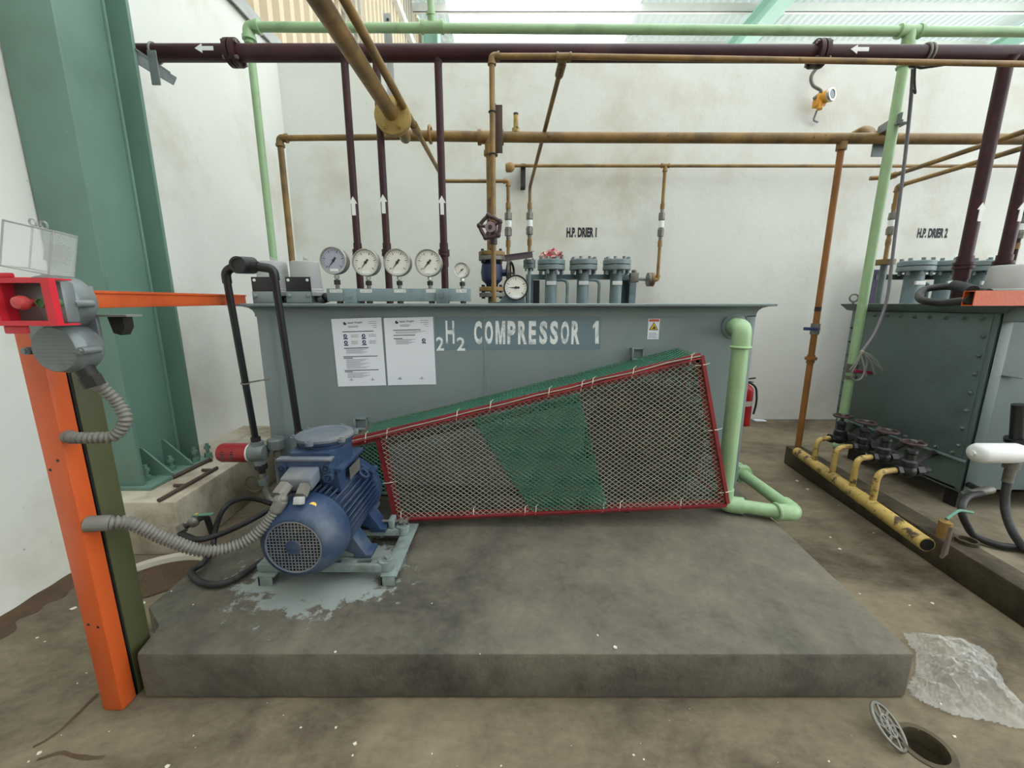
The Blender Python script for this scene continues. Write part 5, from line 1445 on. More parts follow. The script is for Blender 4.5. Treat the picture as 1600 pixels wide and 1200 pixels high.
# ------------------------------------------------------------------ high-pressure driers
def dryer_unit(label, xs, DY, py_top, body_r, fl_r, ztag, zbot, foil, rack):
    for i, x in enumerate(xs):
        ztop = at(900, py_top, DY).z
        t = thing('drier_vessel', label[i], 'drier', (x, DY, zbot), 'drier vessels')
        MB().cyl((x,DY,zbot), (x,DY,ztop-.12), body_r, n=24).build('shell', M['blue_grey'], t)
        MB().lathe((x,DY,ztop-.115), (0,0,1), [(0,body_r*1.1),(.005,fl_r*.97),(.01,fl_r),(.05,fl_r),(.054,fl_r*.97)], 36).build('lower_flange', M['tank'], t)
        MB().lathe((x,DY,ztop-.055), (0,0,1), [(0,fl_r*.97),(.004,fl_r),(.044,fl_r),(.05,fl_r*.96),(.052,.03)], 36).build('top_flange', M['blue_grey'] if i == 0 else M['tank'], t)
        for k in range(8):
            a_ = R(45*k+22); bx_, by_ = x+fl_r*.82*math.cos(a_), DY+fl_r*.82*math.sin(a_)
            MB().hexn((bx_,by_,ztop-.15), (bx_,by_,ztop+.022), .018).build('stud_bolt', M['tank'], t)
        if ztag:
            MB().box((x-.05,DY-body_r-.004,ztag-.018), (x+.05,DY-body_r+.02,ztag+.022)).build('name_plate', M['white'], t, bevel=.001)
        if foil and i == 0:
            fm = MB().sphere((x,DY,ztop+.02), .115, 22, 14, (1.05,.8,.75))
            for q in range(len(fm.v)):
                p_ = fm.v[q]; d_ = p_ - V(x,DY,ztop+.02)
                fm.v[q] = V(x,DY,ztop+.02) + d_*(.72 + .75*abs(mnoise.noise(p_*23.0)) + .3*mnoise.noise(p_*61.0))
                fm.v[q].z = max(fm.v[q].z, ztop)
            fm.build('foil_heap', M['foil'], t, smooth=False)
DYd = 4.42
xs1 = [at(px, 430, DYd).x for px in (861, 911, 963)]
ztg = at(900, 443, DYd).z
labs = ['drier vessel with red foil heaped on its lid', 'middle drier vessel of the first drier', 'drier vessel of the first drier nearest its outlet flange']
dryer_unit(labs, xs1, DYd, 405.5, wide(9.2,440,DYd), wide(21.5,412,DYd), ztg, .35, True, True)
rk = thing('drier_rack', 'blue-grey steel rack holding the first drier against the wall', 'rack', (at(910,440,4.6).x, 4.6, 0))
zA, zB = at(800,437,4.56).z, at(800,429,4.56).z
xa, xb = at(822,440,4.56).x, at(994,440,4.56).x
MB().box((xa,4.54,zA), (xb,4.58,zB)).build('cross_bar', M['blue_grey'], rk)
MB().box((xa,4.54,.30), (xb,4.58,.36)).build('cross_bar', M['blue_grey'], rk)
for x in (xa, xb-.08):
    MB().box((x,4.55,0), (x+.08,4.56,zB)).box((x,4.55,0), (x+.008,4.62,zB)).build('upright', M['blue_grey'], rk)
for x in (at(836,450,4.6).x, at(976,450,4.6).x):
    MB().box((x-.05,4.60,.9), (x+.05,4.61,at(800,438,4.6).z)).build('back_panel', mat('slate_panel', (62,74,84), .5), rk)
for x in xs1:
    MB().box((x-.05,DYd,.30), (x+.05,4.56,.35)).build('shelf_bracket', M['blue_grey'], rk)
lp_ = thing('drier_link_pipes', 'bent blue-grey link pipes between the first drier vessels', 'pipe', (xs1[1], DYd, 1.0))
for i in (0, 1):
    x0 = xs1[i]+wide(9,440,DYd); zc = at(800, 437.5, DYd).z
    MB().tube([(x0-.01,DYd,zc), (x0+.115,DYd,zc), (x0+.115,DYd,.6), (xs1[i+1],DYd,.55)], .016, 12, fillet=.09, seg=8).build('link', M['blue_grey'], lp_)
# inlet stub with its own flange, outlet block
it = thing('drier_inlet', 'slim grey flanged inlet stub left of the first drier', 'pipe', tuple(V(e1_.x, 4.3, .6)))
zf = at(800, 409, 4.3).z
MB().cyl((e1_.x,4.3,.6), (e1_.x,4.3,zf), .017, n=14).build('stub', M['blue_grey'], it)
for dz in (0, .045):
    MB().cyl((e1_.x,4.3,zf-.02-dz), (e1_.x,4.3,zf+.018-dz), .062, n=20).build('flange', M['tank_dark'], it)
for k in range(4):
    t = R(45+90*k); MB().hexn((e1_.x+.048*math.cos(t),4.3+.048*math.sin(t),zf-.09), (e1_.x+.048*math.cos(t),4.3+.048*math.sin(t),zf+.03), .011).build('flange_bolt', M['tank_dark'], it)
run(it, [V(e1_.x,4.3,.6), V(xs1[0],DYd,.58)], .016, M['blue_grey'], name='feed')
c = at(992, 433, DYd)
ob = thing('drier_outlet_valve', 'small pale outlet valve block beside the last vessel of the first drier', 'valve', tuple(c + V(0,0,-.06)))
MB().tube([(xs1[2],DYd,c.z-.02), (c.x+.02,DYd,c.z-.02), (p_bot.x-.14,WYp-.02,zq)], .017, 14, fillet=.04).build('stub', M['tank_dark'], ob)
MB().cbox((c.x-.01,DYd,c.z-.005), (.09,.07,.10)).cyl((c.x-.01,DYd,c.z+.04), (c.x-.01,DYd,c.z+.075), .03, n=6).build('block', M['dull_steel'], ob, bevel=.008)

# second drier behind the second tank
xs2 = [at(px, 430, DYd).x for px in (1429, 1478, 1530)]
labs2 = ['drier vessel of the second drier nearest the pale green pipe', 'middle drier vessel of the second drier', 'drier vessel of the second drier nearest the right edge']
dryer_unit(labs2, xs2, DYd, 407.5, wide(12,440,DYd), wide(23,412,DYd), ztg, .35, False, True)
rk2 = thing('drier_rack', 'dark steel rack holding the second drier against the wall', 'rack', (xs2[1], 4.6, 0))
MB().box((xs2[0]-.3,4.54,zA), (xs2[2]+.35,4.58,zB)).build('cross_bar', M['tank_dark'], rk2)
MB().box((xs2[0]-.3,4.54,.30), (xs2[2]+.35,4.58,.36)).build('cross_bar', M['tank_dark'], rk2)
for x in (xs2[0]-.34, xs2[2]+.3):
    MB().box((x,4.55,0), (x+.09,4.56,zB+.05)).box((x,4.55,0), (x+.008,4.62,zB+.05)).build('upright', mat('plum_paint', (74,60,92), .5) if x < xs2[0] else M['tank_dark'], rk2)
for x in xs2:
    MB().box((x-.05,DYd,.30), (x+.05,4.56,.35)).build('shelf_bracket', M['tank_dark'], rk2)
for i in (0, 1):
    x0 = xs2[i]+wide(11,440,DYd)
    MB().tube([(x0-.01,DYd,ztg), (x0+.09,DYd,ztg), (x0+.10,DYd,.6), (xs2[i+1],DYd,.55)], .018, 12, fillet=.09, seg=8).build('link_pipe', M['tank_dark'], rk2)
# its two feed pipes running toward the viewer
f1 = thing('drier_feed_pipe', 'ochre pipe with a check valve feeding the second drier inlet', 'pipe', tuple(at(1385,405,4.25)))
k0 = at(1403, 291, 4.25)
run(f1, [V(k0.x,-.5,k0.z), k0, V(k0.x,4.25,k0.z-.05)], .0195, M['ochre'], fillet=.03)
elbow(f1, k0, (0,-1,0), (0,0,-1), .0195, M['ochre'])
run(f1, [k0, V(k0.x,4.25,at(1386,405,4.25).z)], .0195, M['ochre'], name='drop')
check_valve(f1, k0.x, 4.25, 327, 372)
MB().cyl((k0.x,4.25,at(1386,409,4.25).z-.03), (k0.x,4.25,at(1386,409,4.25).z+.02), .085, n=24).build('flange', M['ochre'], f1)
MB().cyl((k0.x,4.25,.6), (k0.x,4.25,at(1386,410,4.25).z), .03, n=16).build('inlet_stub', M['tank_dark'], f1)
f2 = thing('drier_feed_pipe', 'ochre pipe slanting across the wall above the second drier', 'pipe', tuple(at(1386,278,3.9)))
k0 = at(1388, 277, 3.95)
run(f2, [V(k0.x,-.5,k0.z), k0], .0185, M['ochre'])
collar(f2, k0 + V(0,-.03,0), (0,1,0), .027, .08, M['ochre'])
run(f2, [k0, V(k0.x-.14,3.98,k0.z)], .0185, M['ochre'], name='stub')
# far right check valve pipe
f3 = thing('drier_feed_pipe', 'maroon tinted pipe with a check valve at the right picture edge', 'pipe', tuple(at(1584,405,4.25)))
q3 = at(1585, 400, 4.25)
run(f3, [V(q3.x,4.25,2.5), V(q3.x,4.25,1.2)], .02, M['purple'])
check_valve(f3, q3.x, 4.25, 332, 378)

# ------------------------------------------------------------------ gas detector on the wall
gdc = at(1300, 147, 4.62)
gt = thing('gas_detector', 'amber gas detector with a silver round lens high on the wall', 'detector', (gdc.x, 4.7, gdc.z-.15))
dv = V(.40,-.9,.02).normalized()
MB().lathe(gdc + V(-.02,.05,0) - dv*.025, dv, [(0,.05),(.008,.058),(.06,.06),(.066,.063)], 28).build('housing', M['detector'], gt)
MB().lathe(gdc + V(-.02,.05,0) + dv*.031, dv, [(0,.066),(.016,.068),(.028,.062),(.028,.045),(.022,.044)], 28, caps=False).build('lens_ring', M['steel'], gt)
MB().cyl(gdc + V(-.02,.05,0) + dv*.031, gdc + V(-.02,.05,0) + dv*.054, .045, n=28).build('lens', M['lens'], gt)
MB().cbox(gdc + V(-.05,.10,-.02), (.10,.08,.12)).build('back_box', M['detector'], gt, bevel=.012)
MB().cyl(gdc + V(-.05,.08,-.03), gdc + V(-.06,.07,-.11), .034, .026, n=20).build('sensor_head', M['detector'], gt)
MB().tube([gdc + V(-.05,.12,-.10), gdc + V(-.055,.15,-.18), gdc + V(.01,.17,-.19)], .010, 8, fillet=.02).build('mount_hook', M['cast'], gt)
k_ = [gdc + V(-.11,.10,.0), at(1283,143,4.7), at(1270,133,4.72), at(1268,118,4.73), at(1282,100,4.75), at(1290,90,4.78)]
conduit('grey conduit arching from the amber gas detector up the wall', k_, .017, [(0,.05)])
# bracket cluster at the green drop
bkx = at(1385, 210, OY)
bc_ = thing('strap_bracket', 'grey angle arm strapping the green drop to the ochre main', 'bracket', (bkx.x, OY, oz-.15))
a_, b_ = at(1372, 206, OY+.05), at(1408, 184, OY-.25)
MB().bar(a_, b_, .012, .07).bar(a_ + V(0,0,-.03), b_ + V(.02,0,-.03), .07, .010).build('arm', M['cast'], bc_)
c = at(1378, 222, OY+.06)
MB().box((c.x-.075,OY+.045,oz-.12), (c.x+.07,OY+.055,oz+.06)).build('plate', M['cast'], bc_)
# slate cable hanging by the green pipe and its frayed rope end
cab = [at(1427,106,2.72), at(1424,150,2.85), at(1414,250,2.95), at(1398,370,2.98), at(1387,470,2.98), at(1367,522,2.95), at(1348,548,2.93)]
hose('slate grey cable hanging beside the green drop pipe', cab, .010, M['cable'], fil=.4, name='hanging_cable', cat='cable')
rp = thing('frayed_rope', 'frayed pale rope tied to the green drop pipe valve', 'rope', tuple(at(1345,590,2.95)))
k0 = at(1347, 550, 2.93)
for pts in ([(1347,550),(1360,557),(1370,572),(1384,579)], [(1347,550),(1358,553),(1372,566),(1378,581)], [(1347,550),(1356,560),(1352,580),(1354,588)], [(1347,550),(1360,562),(1366,585),(1369,584)], [(1347,550),(1338,570),(1329,585),(1333,594),(1345,594),(1352,580),(1346,556)], [(1347,550),(1336,568),(1328,578)]):
    MB().tube([at(x, y, 2.92+.02*i) for i, (x, y) in enumerate(pts)], .006, 6, fillet=.05, seg=4).build('strand', M['rope'], rp)
MB().sphere(k0, .016, 10, 6).build('knot', M['rope'], rp)
# tie-off wires at the header
o = MB().tube([at(1421,103,2.7), at(1432,104,2.7), at(1440,106,2.7), at(1475,101,2.7)], .008, 6).tube([at(1430,104,2.69), at(1429,130,2.69), at(1431,148,2.69), at(1427,140,2.69)], .005, 6, fillet=.03).build('tie_wire', M['dark'])
tag(o, 'twisted dark tie wire hanging from the thin overhead pipe', 'wire')

# ------------------------------------------------------------------ second compressor: kerbed slab, tank, yellow drain header
KZ, SZ = .165, .09
sl = MB().prism([(2.36,1.0,0),(2.58,3.45,0),(6.6,3.6,0),(6.6,1.0,0)], (0,0,SZ)).build('concrete_slab', M['slab'], bevel=.006)
tag(sl, 'concrete slab under the second compressor tank', 'slab'); sl['kind'] = 'structure'
ka, kb_ = V(2.20,1.0,0), V(2.44,3.42,0)
kw = V(.14,0,0)
ko = MB().prism([ka, ka+kw, kb_+kw, kb_], (0,0,KZ)).build('slab_kerb', M['kerb'], bevel=.012)
tag(ko, 'dark stained concrete kerb along the second slab', 'kerb'); ko['kind'] = 'structure'
SX0, SX1, SY0_, SY1_ = 2.85, 5.9, 2.38, 3.42
t2 = thing('compressor_tank', 'dark grey bolted tank of the second compressor at the right', 'tank', (4.3, 2.9, SZ))
m = MB(); rect_ring(m, SX0, SX1, SY0_, SY1_, [(0,.235),(0,1.36),(-.006,1.36),(-.006,.235)]); m.box((SX0,SY0_,.235), (SX1,SY1_,.245)); m.build('body', M['tank_dark'], t2)
m = MB(); rect_ring(m, SX0, SX1, SY0_, SY1_, [(.002,1.345),(.03,1.352),(.06,1.39),(.066,1.402),(-.01,1.404),(-.01,1.35)]); m.build('rim', M['tank_dark'], t2)
MB().box((SX0+.01,SY0_+.01,1.18), (SX1-.01,SY1_-.01,1.2)).build('cooling_water', M['lens'], t2, smooth=False)
MB().box((SX0-.012,SY0_+.03,.44), (SX0,SY1_-.005,1.345)).build('cover_plate', M['tank_dark'], t2, bevel=.003)
MB().box((SX0-.018,SY0_,.425), (SX0,SY1_,.44)).build('seam_strip', M['blue_grey'], t2, bevel=.002)
MB().box((SX0-.008,SY0_-.01,.24), (SX0+.004,SY0_+.03,1.35)).box((SX0-.008,SY0_-.01,.24), (SX0+.07,SY0_-.002,1.35)).build('corner_angle', M['tank_dark'], t2, bevel=.002)
bsrc = None
bolts = [(SY0_+.08+.105*k, 1.315) for k in range(9)] + [(SY1_-.03, .52+.115*k) for k in range(7)] + [(SY0_+.055, .52+.115*k) for k in range(7)] + [(SY0_+.08+.105*k, .465) for k in range(9)]
for y, z in bolts:
    if bsrc is None:
        b0 = MB().lathe((0,0,0), (-1,0,0), [(0,.015),(.004,.015),(.004,.010),(.014,.009),(.018,.005)], 8).build('bolt_head', M['tank_dark'], t2, origin=Vector((0,0,0)))
        bsrc = b0; bo = b0
    else:
        bo = bsrc.copy(); COL.objects.link(bo); bo.parent = t2
    bo.location = V(SX0-.012, y, z) - ORIGIN[t2.name]
for y in (SY0_+.1, SY1_-.15):
    for x in (SX0+.06, SX1-.2):
        MB().box((x,y-.04,SZ), (x+.08,y+.04,.236)).build('leg', M['dark'], t2)
MB().cyl((SX0+.02,SY0_,.235), (SX0+.02,SY1_,.235), .02, n=12).build('bottom_rail', M['tank_dark'], t2)
MB().bar((SX0-.01,SY0_+.06,1.0), (SX0+.16,SY0_-.03,.97), .04, .006).build('side_strap', M['tank_dark'], t2)
eb = at(1320, 463, 3.36)
MB().torus((SX0-.045,3.38,1.45), (.3,1,0), .030, .007, 20, 8).cyl((SX0-.045,3.38,1.40), (SX0-.045,3.38,1.425), .01, n=10).build('eye_bolt', M['dull_steel'], t2)

# yellow header with four hooked branches
ya, yb = onz(1246, 706, .202), onz(1448, 851, .202)
yh = thing('drain_header', 'chipped yellow drain header pipe lying along the kerb', 'pipe', tuple(ya.lerp(yb,.5) + V(0,0,-.043)))
dy_ = (yb-ya).normalized()
MB().tube([ya, ya.lerp(yb,.5), yb], .037, 20).build('pipe', M['yellow'], yh)
MB().cyl(ya.lerp(yb,.62) - dy_*.012, ya.lerp(yb,.62) + dy_*.012, .040, n=20).build('weld_ring', M['yellow'], yh)
MB().cyl(yb + dy_*.001, yb + dy_*.004, .031, n=20).build('open_end', M['black'], yh)
tris = [yb + dy_*.05 + V(.03,0,-.04), yb + dy_*.05 + V(.10,.04,-.04), yb + dy_*.05 + V(.105,.045,.10), yb + dy_*.05 + V(.085,.035,.105)]
MB().prism(tris, V(.006,-.010,0)).build('end_bracket', M['rust'], yh)
br = [((1275,722),(1283,686),(1300,686)), ((1304,742),(1311,699),(1335,697)), ((1335,764),(1343,716),(1367,713)), ((1372,787),(1381,737),(1406,731))]
for k, (b_, t_, e_) in enumerate(br):
    p0 = onz(b_[0], b_[1], .215); p0 = ya + dy_*((p0-ya).dot(dy_)) + V(.0,0,.0)
    p1 = at(t_[0], t_[1], p0.y); p1 = V(p0.x+.0, p0.y, p1.z)
    p2 = V(at(e_[0], e_[1], p0.y).x, p0.y+.02, p1.z)
    MB().tube([p0, p1, p2], .0175, 14, fillet=.07, seg=8).build('hooked_branch', M['yellow'] if k < 3 else M['yellow'], yh)
    labs = ('black valve half hidden behind the green drop pipe', 'black handwheel valve right beside the green drop pipe', 'third black handwheel valve along the second tank', 'black handwheel valve nearest the viewer on the second tank')
    gv = thing('drain_valve', labs[k], 'valve', (p2.x+.06, p2.y, p2.z-.06), 'black drain valves on the second tank')
    vx = p2.x + .07
    MB().sphere((vx,p2.y,p2.z), .048, 16, 10, (1,.8,.9)).cyl((p2.x-.005,p2.y,p2.z), (p2.x+.02,p2.y,p2.z), .034, n=6).cyl((vx+.04,p2.y,p2.z), (vx+.08,p2.y,p2.z), .034, n=6).build('body', M['black'], gv)
    MB().lathe((vx,p2.y,p2.z+.03), (0,0,1), [(0,.042),(.03,.04),(.04,.03),(.075,.027),(.085,.034),(.1,.03),(.11,.012),(.16,.010)], 14).build('bonnet', M['black'], gv)
    zw = p2.z+.175
    MB().torus((vx,p2.y,zw), (0,0,1), .054, .0075, 24, 8).build('wheel_rim', M['wheel_iron'], gv)
    for j in range(3):
        a_ = R(120*j+20); MB().cyl((vx,p2.y,zw), (vx+.052*math.cos(a_),p2.y+.052*math.sin(a_),zw), .006, n=6).build('wheel_spoke', M['wheel_iron'], gv)
    MB().hexn((vx,p2.y,zw-.012), (vx,p2.y,zw+.016), .014).build('wheel_nut', M['dull_steel'], gv)
    MB().tube([(vx+.07,p2.y,p2.z), (vx+.13,p2.y,p2.z), (vx+.15,p2.y+.12,p2.z), (SX0+.002,max(p2.y+.30,SY0_+.1),p2.z)], .020, 12, fillet=.05).build('tail_pipe', M['dark'], gv)
# dark pipe mouth on the kerb
o = onz(1511, 847, KZ+.005)
pm = MB().lathe((o.x,o.y,KZ-.03), (0,0,1), [(0,.046),(.05,.046),(.05,.036),(.01,.035)], 24); tag(pm.build('pipe_mouth', M['kerb']), 'open dark pipe mouth cast into the kerb', 'pipe')
tl2 = thing('lever_valve', 'small rusty valve with a teal lever behind the yellow header end', 'valve', tuple(onz(1480,835,SZ)))
a_ = at(1478, 815, 1.98)
MB().tube([V(a_.x,a_.y,SZ), a_, a_ + V(.06,.05,-.08)], .02, 12, fillet=.03).cyl(a_ + V(0,0,-.09), a_ + V(0,0,.0), .028, n=8).build('body', M['ochre'], tl2)
MB().tube([a_ + V(0,0,.015), at(1498,797,2.0), at(1520,801,2.0)], .008, 8, fillet=.02).build('lever', M['handle_teal'], tl2)

# white filter and hoses at the tank corner
wc = at(1558, 708, 2.18)
wf = thing('oil_filter', 'white spin-on oil filter lying level before the second tank', 'filter', (wc.x, 2.18, wc.z-.06))
MB().lathe((wc.x-.135,2.18,wc.z), (1,0,0), [(0,.012),(.003,.035),(.012,.05),(.03,.057),(.24,.057),(.262,.05),(.268,.03)], 32).build('canister', M['white'], wf)
MB().hexn((wc.x-.145,2.18,wc.z), (wc.x-.13,2.18,wc.z), .016).build('end_nut', M['white'], wf)
nk = at(1577, 740, 2.18)
MB().cyl((nk.x,2.18,nk.z-.05), (nk.x,2.18,wc.z-.05), .024, n=14).cyl((nk.x,2.18,wc.z-.09), (nk.x,2.18,wc.z-.045), .036, n=14).build('neck', M['dull_steel'], wf)
hose('black hose hanging from the white filter to the slab', [V(nk.x,2.18,nk.z-.04), at(1568,790,2.15), at(1580,830,2.05), onz(1610,870,SZ+.03), onz(1680,900,SZ+.03)], .020, fil=.25)
hb_ = [V(SX0+.03,2.37,at(1560,765,2.3).z), at(1540,770,2.22), at(1508,775,2.15), at(1500,800,2.05), onz(1520,838,SZ+.03), onz(1560,853,SZ+.025), onz(1640,860,SZ+.025)]
hose('black hose curving down from the second tank to the slab', hb_, .018, fil=.2)
o = MB().tube([at(1548,765,2.25), at(1515,772,2.2)], .024, 12).build('hose_ferrule', M['dull_steel']); tag(o, 'galvanised hose ferrule at the second tank corner', 'fitting')
o = MB().tube([at(1592,632,2.25), at(1588,690,2.25)], .03, 12).cyl(at(1588,690,2.25), at(1588,684,2.25), .05, n=14).build('oil_pipe', M['black']); tag(o, 'black oil pipe above the white filter', 'pipe')

# orange rail, hose loop and grey bowl over the second tank
rr = thing('guard_rail', 'orange hollow rail end in front of the second tank rim', 'rail', (3.6, 2.28, 1.39))
c0 = at(1513, 466, 2.28); hh = wide(23, 466, 2.28)/2
m = MB()
x0, x1 = c0.x, 5.0
for lo, hi in (((x0,2.25,c0.z+hh-.005),(x1,2.31,c0.z+hh)), ((x0,2.25,c0.z-hh),(x1,2.31,c0.z-hh+.005)), ((x0,2.25,c0.z-hh+.005),(x1,2.255,c0.z+hh-.005)), ((x0,2.305,c0.z-hh+.005),(x1,2.31,c0.z+hh-.005))):
    m.box(lo, hi)
m.build('rail_channel', M['orange'], rr, smooth=False)
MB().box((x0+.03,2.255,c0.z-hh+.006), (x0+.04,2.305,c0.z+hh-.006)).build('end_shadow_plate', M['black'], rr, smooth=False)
MB().box((SX0+.0,2.255,1.30), (SX0+.10,2.385,c0.z-hh)).build('rail_bracket', M['tank'], rr, bevel=.01)
hl = [at(1516,469,2.28), at(1470,474,2.5), at(1440,470,2.6), at(1434,461,2.75), at(1445,451,2.85), at(1480,447,2.8), at(1520,453,2.6), at(1545,457,2.45)]
hose('thick black hose loop resting over the second tank rim', hl, .022, fil=.18)
o = MB().tube([at(1492,445,2.7), at(1506,449,2.6), at(1520,454,2.5)], .03, 12).build('hose_cuff', M['hose']); tag(o, 'stubby black hose cuff above the orange rail end', 'hose cuff')
gxb = at(1552, 432, 2.6).x + .11
f = thing('filter_bowl', 'grey plastic filter bowl on the second tank rim', 'filter', (gxb, 2.6, 1.404), 'grey filter bowls on the rim')
zt_ = at(1580, 412, 2.5).z
MB().lathe((gxb,2.6,1.45), (0,0,1), [(0,.125),(.022,.125),(.026,.115),(.04,.113),(.044,.108),(zt_-1.45-.012,.10),(zt_-1.45,.09),(zt_-1.45+.003,.03)], 36).build('bowl', M['plastic_grey'], f)
MB().cyl((gxb,2.6,1.404), (gxb,2.6,1.45), .08, n=24).build('base', M['cast'], f)
MB().box((gxb+.02,2.46,1.44), (gxb+.16,2.466,1.53)).build('bracket_plate', M['black'], f)

# ------------------------------------------------------------------ fire extinguisher by the back wall
ex_ = at(1163, 625, 4.6).x; 
fe = thing('fire_extinguisher', 'red fire extinguisher standing at the back wall beyond the tank', 'extinguisher', (ex_, 4.6, 0))
MB().lathe((ex_,4.6,0), (0,0,1), [(0,.075),(.01,.085),(.40,.085),(.44,.078),(.47,.055),(.485,.03),(.50,.028)], 28).build('cylinder', mat('extinguisher_red', (176,30,34), .35), fe)
MB().lathe((ex_,4.6,.24), (0,0,1), [(0,.0858),(.06,.0858)], 28, caps=False).build('label_band', mat('extinguisher_label', (206,196,190), .5), fe)
MB().cyl((ex_,4.6,.49), (ex_,4.6,.53), .022, n=12).build('valve', M['dull_steel'], fe)
MB().bar((ex_-.03,4.6,.545), (ex_+.10,4.6,.56), .02, .012).bar((ex_-.01,4.6,.525), (ex_+.08,4.6,.51), .016, .01).build('handle', M['black'], fe)
MB().tube([(ex_+.01,4.6,.52), (ex_+.09,4.55,.47), (ex_+.10,4.52,.3), (ex_+.07,4.51,.15)], .011, 8, fillet=.08).build('discharge_hose', M['black'], fe)
q_ = onz(1186, 657, .002)
o = MB().cbox((q_.x,q_.y,.006), (.13,.09,.012)).build('paper_scrap', M['paper'], bevel=.003); tag(o, 'white folded scrap lying beside the fire extinguisher', 'scrap')

# ------------------------------------------------------------------ crumpled plastic film on the floor
poly = [onz(x, y, 0.0) for x, y in ((1408,991),(1440,990),(1470,996),(1500,1000),(1535,1017),(1556,1030),(1560,1048),(1572,1072),(1600,1103),(1650,1150),(1640,1165),(1600,1146),(1540,1130),(1490,1122),(1450,1104),(1424,1092),(1415,1075),(1427,1050),(1428,1022))]
P2 = [(p.x, p.y) for p in poly]
def inside(x, y):
    c = False
    for i in range(len(P2)):
        (xa, ya_), (xb, yb__) = P2[i], P2[i-1]
        if (ya_ > y) != (yb__ > y) and x < (xb-xa)*(y-ya_)/(yb__-ya_)+xa: c = not c
    return c
def edge_d(x, y):
    d = 9
    for i in range(len(P2)):
        a_, b_ = Vector(P2[i]), Vector(P2[i-1]); p_ = Vector((x, y)); ab = b_-a_
        t = max(0, min(1, (p_-a_).dot(ab)/max(ab.length_squared, 1e-9)))
        d = min(d, (p_-a_-ab*t).length)
    return d
st_ = .0065
xs_ = [min(p[0] for p in P2) + st_*i for i in range(int((max(p[0] for p in P2)-min(p[0] for p in P2))/st_)+2)]
ys_ = [min(p[1] for p in P2) + st_*i for i in range(int((max(p[1] for p in P2)-min(p[1] for p in P2))/st_)+2)]
rnd_f = random.Random(3)
idx, vs, fs = {}, [], []
def film_z(x, y):
    e = min(1, edge_d(x, y)/.10)
    ridge = 1-abs(mnoise.noise(Vector((x*16, y*16, 1.7))))*2.2
    ridge2 = 1-abs(mnoise.noise(Vector((x*34+5, y*34, 4.2))))*2.2
    return .006 + e*(.035 + .030*ridge + .016*ridge2 + .014*(1-abs(mnoise.noise(Vector((x*60, y*60, 0))))*2))
for i, x in enumerate(xs_):
    for j, y in enumerate(ys_):
        if inside(x, y):
            idx[i, j] = len(vs); e_ = min(1, edge_d(x, y)/.05); vs.append((x + .006*mnoise.noise(Vector((x*40, y*40, 9))), y + .006*mnoise.noise(Vector((x*40, y*40, 19))), max(.004, film_z(x, y) + e_*rnd_f.uniform(-.004,.004))))
for (i, j) in list(idx):
    k = [(i,j),(i+1,j),(i+1,j+1),(i,j+1)]
    if all(q in idx for q in k): fs.append(tuple(idx[q] for q in k))
film = MB().add(vs, fs).build('plastic_film', M['plastic_sheet'], smooth=False)
tag(film, 'crumpled clear plastic film heaped beside the plinth corner', 'plastic film')

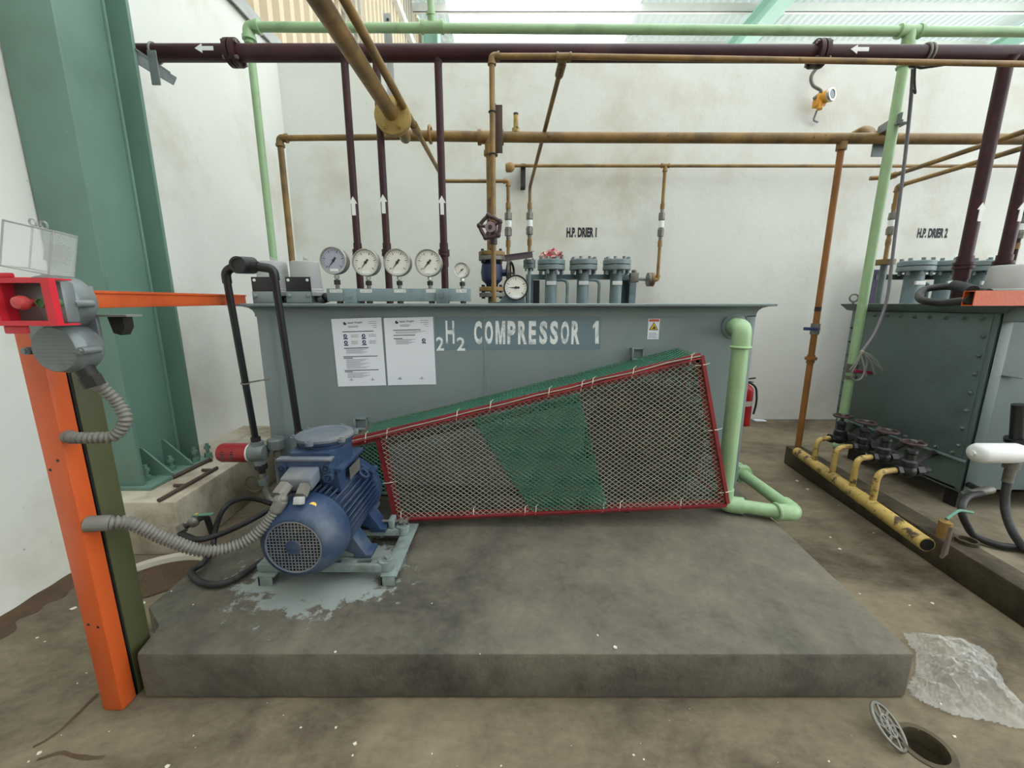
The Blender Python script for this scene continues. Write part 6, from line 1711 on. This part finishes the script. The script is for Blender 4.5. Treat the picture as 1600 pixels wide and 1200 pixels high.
# ------------------------------------------------------------------ lifted drain grate
gc = at(1388, 1134, 1.085)
rh = (gc - V(0,0,CAM_H)).normalized()
er = (V(1,0,0) - rh*rh.x).normalized(); eu = er.cross(rh)
gn = (rh*-.42 + (er*.985 + eu*.17)*.907).normalized()
gt_ = thing('drain_grate', 'round slotted drain grate propped up beside the open drain', 'grate', (gc.x, gc.y, 0))
gx_, gy_ = frame(gn)
gr_R = .062
def GP(a, r): return gc + gx_*(r*math.cos(a)) + gy_*(r*math.sin(a))
MB().torus(gc, gn, gr_R, .0055, 36, 8).build('outer_ring', M['dull_steel'], gt_)
MB().torus(gc, gn, gr_R*.48, .004, 28, 6).build('inner_ring', M['dull_steel'], gt_)
for k in range(8):
    a_ = R(45*k)
    MB().tube([GP(a_, gr_R*.12), GP(a_+.25, gr_R*.55), GP(a_, gr_R)], .0042, 6).build('spoke', M['dull_steel'], gt_)
MB().cyl(gc - gn*.003, gc + gn*.003, gr_R*.14, n=14).build('centre_boss', M['dull_steel'], gt_)

# ------------------------------------------------------------------ pale grit scattered on the floor
ch = MB(); rnd = random.Random(11)
def chip(p, s):
    s *= .72
    a_ = rnd.random()*6.28; n_ = rnd.choice((4,5,5))
    pts = [p + V(s*(.6+.6*rnd.random())*math.cos(a_+6.283*k/n_), s*(.5+.6*rnd.random())*math.sin(a_+6.283*k/n_), .0005) for k in range(n_)]
    ch.prism(pts, (0,0,s*.35))
for px, py, s in ((62,1177,.010),(115,952,.018),(58,997,.009),(70,1003,.006),(135,1052,.006),(121,1068,.006),(525,1137,.008),(555,1163,.010),(551,1181,.007),(675,1178,.005),(1006,1187,.006),(1343,928,.008),(1421,946,.007),(1457,943,.012),(1492,1152,.009),(1295,1190,.006),(1470,1100,.005),(1262,765,.02),(1245,752,.024),(1297,840,.014),(1312,858,.012),(1365,833,.010),(1474,875,.012),(1310,790,.008),(470,1137,.006),(783,1197,.006),(262,1198,.010),(990,1180,.006),(45,1190,.006),(302,1150,.005)):
    chip(onz(px, py, .0), s)
for px, py, s in ((223,943,.016),(524,1019,.007),(675,943,.004),(934,993,.007),(961,1012,.012),(268,924,.007),(302,945,.005),(750,1022,.004)):
    chip(onz(px, py, TOPZ), s)
for k in range(40):
    x, y = rnd.uniform(-2.2, 3.2), rnd.uniform(.75, 1.2)
    chip(V(x, y, 0), rnd.uniform(.0015, .0035))
co = ch.build('floor_grit', M['chip'], smooth=False); tag(co, 'pale paint chips and grit scattered over the floor', 'grit'); co['kind'] = 'stuff'
for px, py in ((979, 800), (942, 794)):
    p_ = onz(px, py, TOPZ)
    o = MB().sphere(p_ + V(0,0,.008), .016, 8, 5, (1.4,1,.6)).build('oil_clot', M['belt']); tag(o, 'black greasy clot on the plinth below the guard' if px > 960 else 'smaller black clot tucked under the guard rail', 'clot')
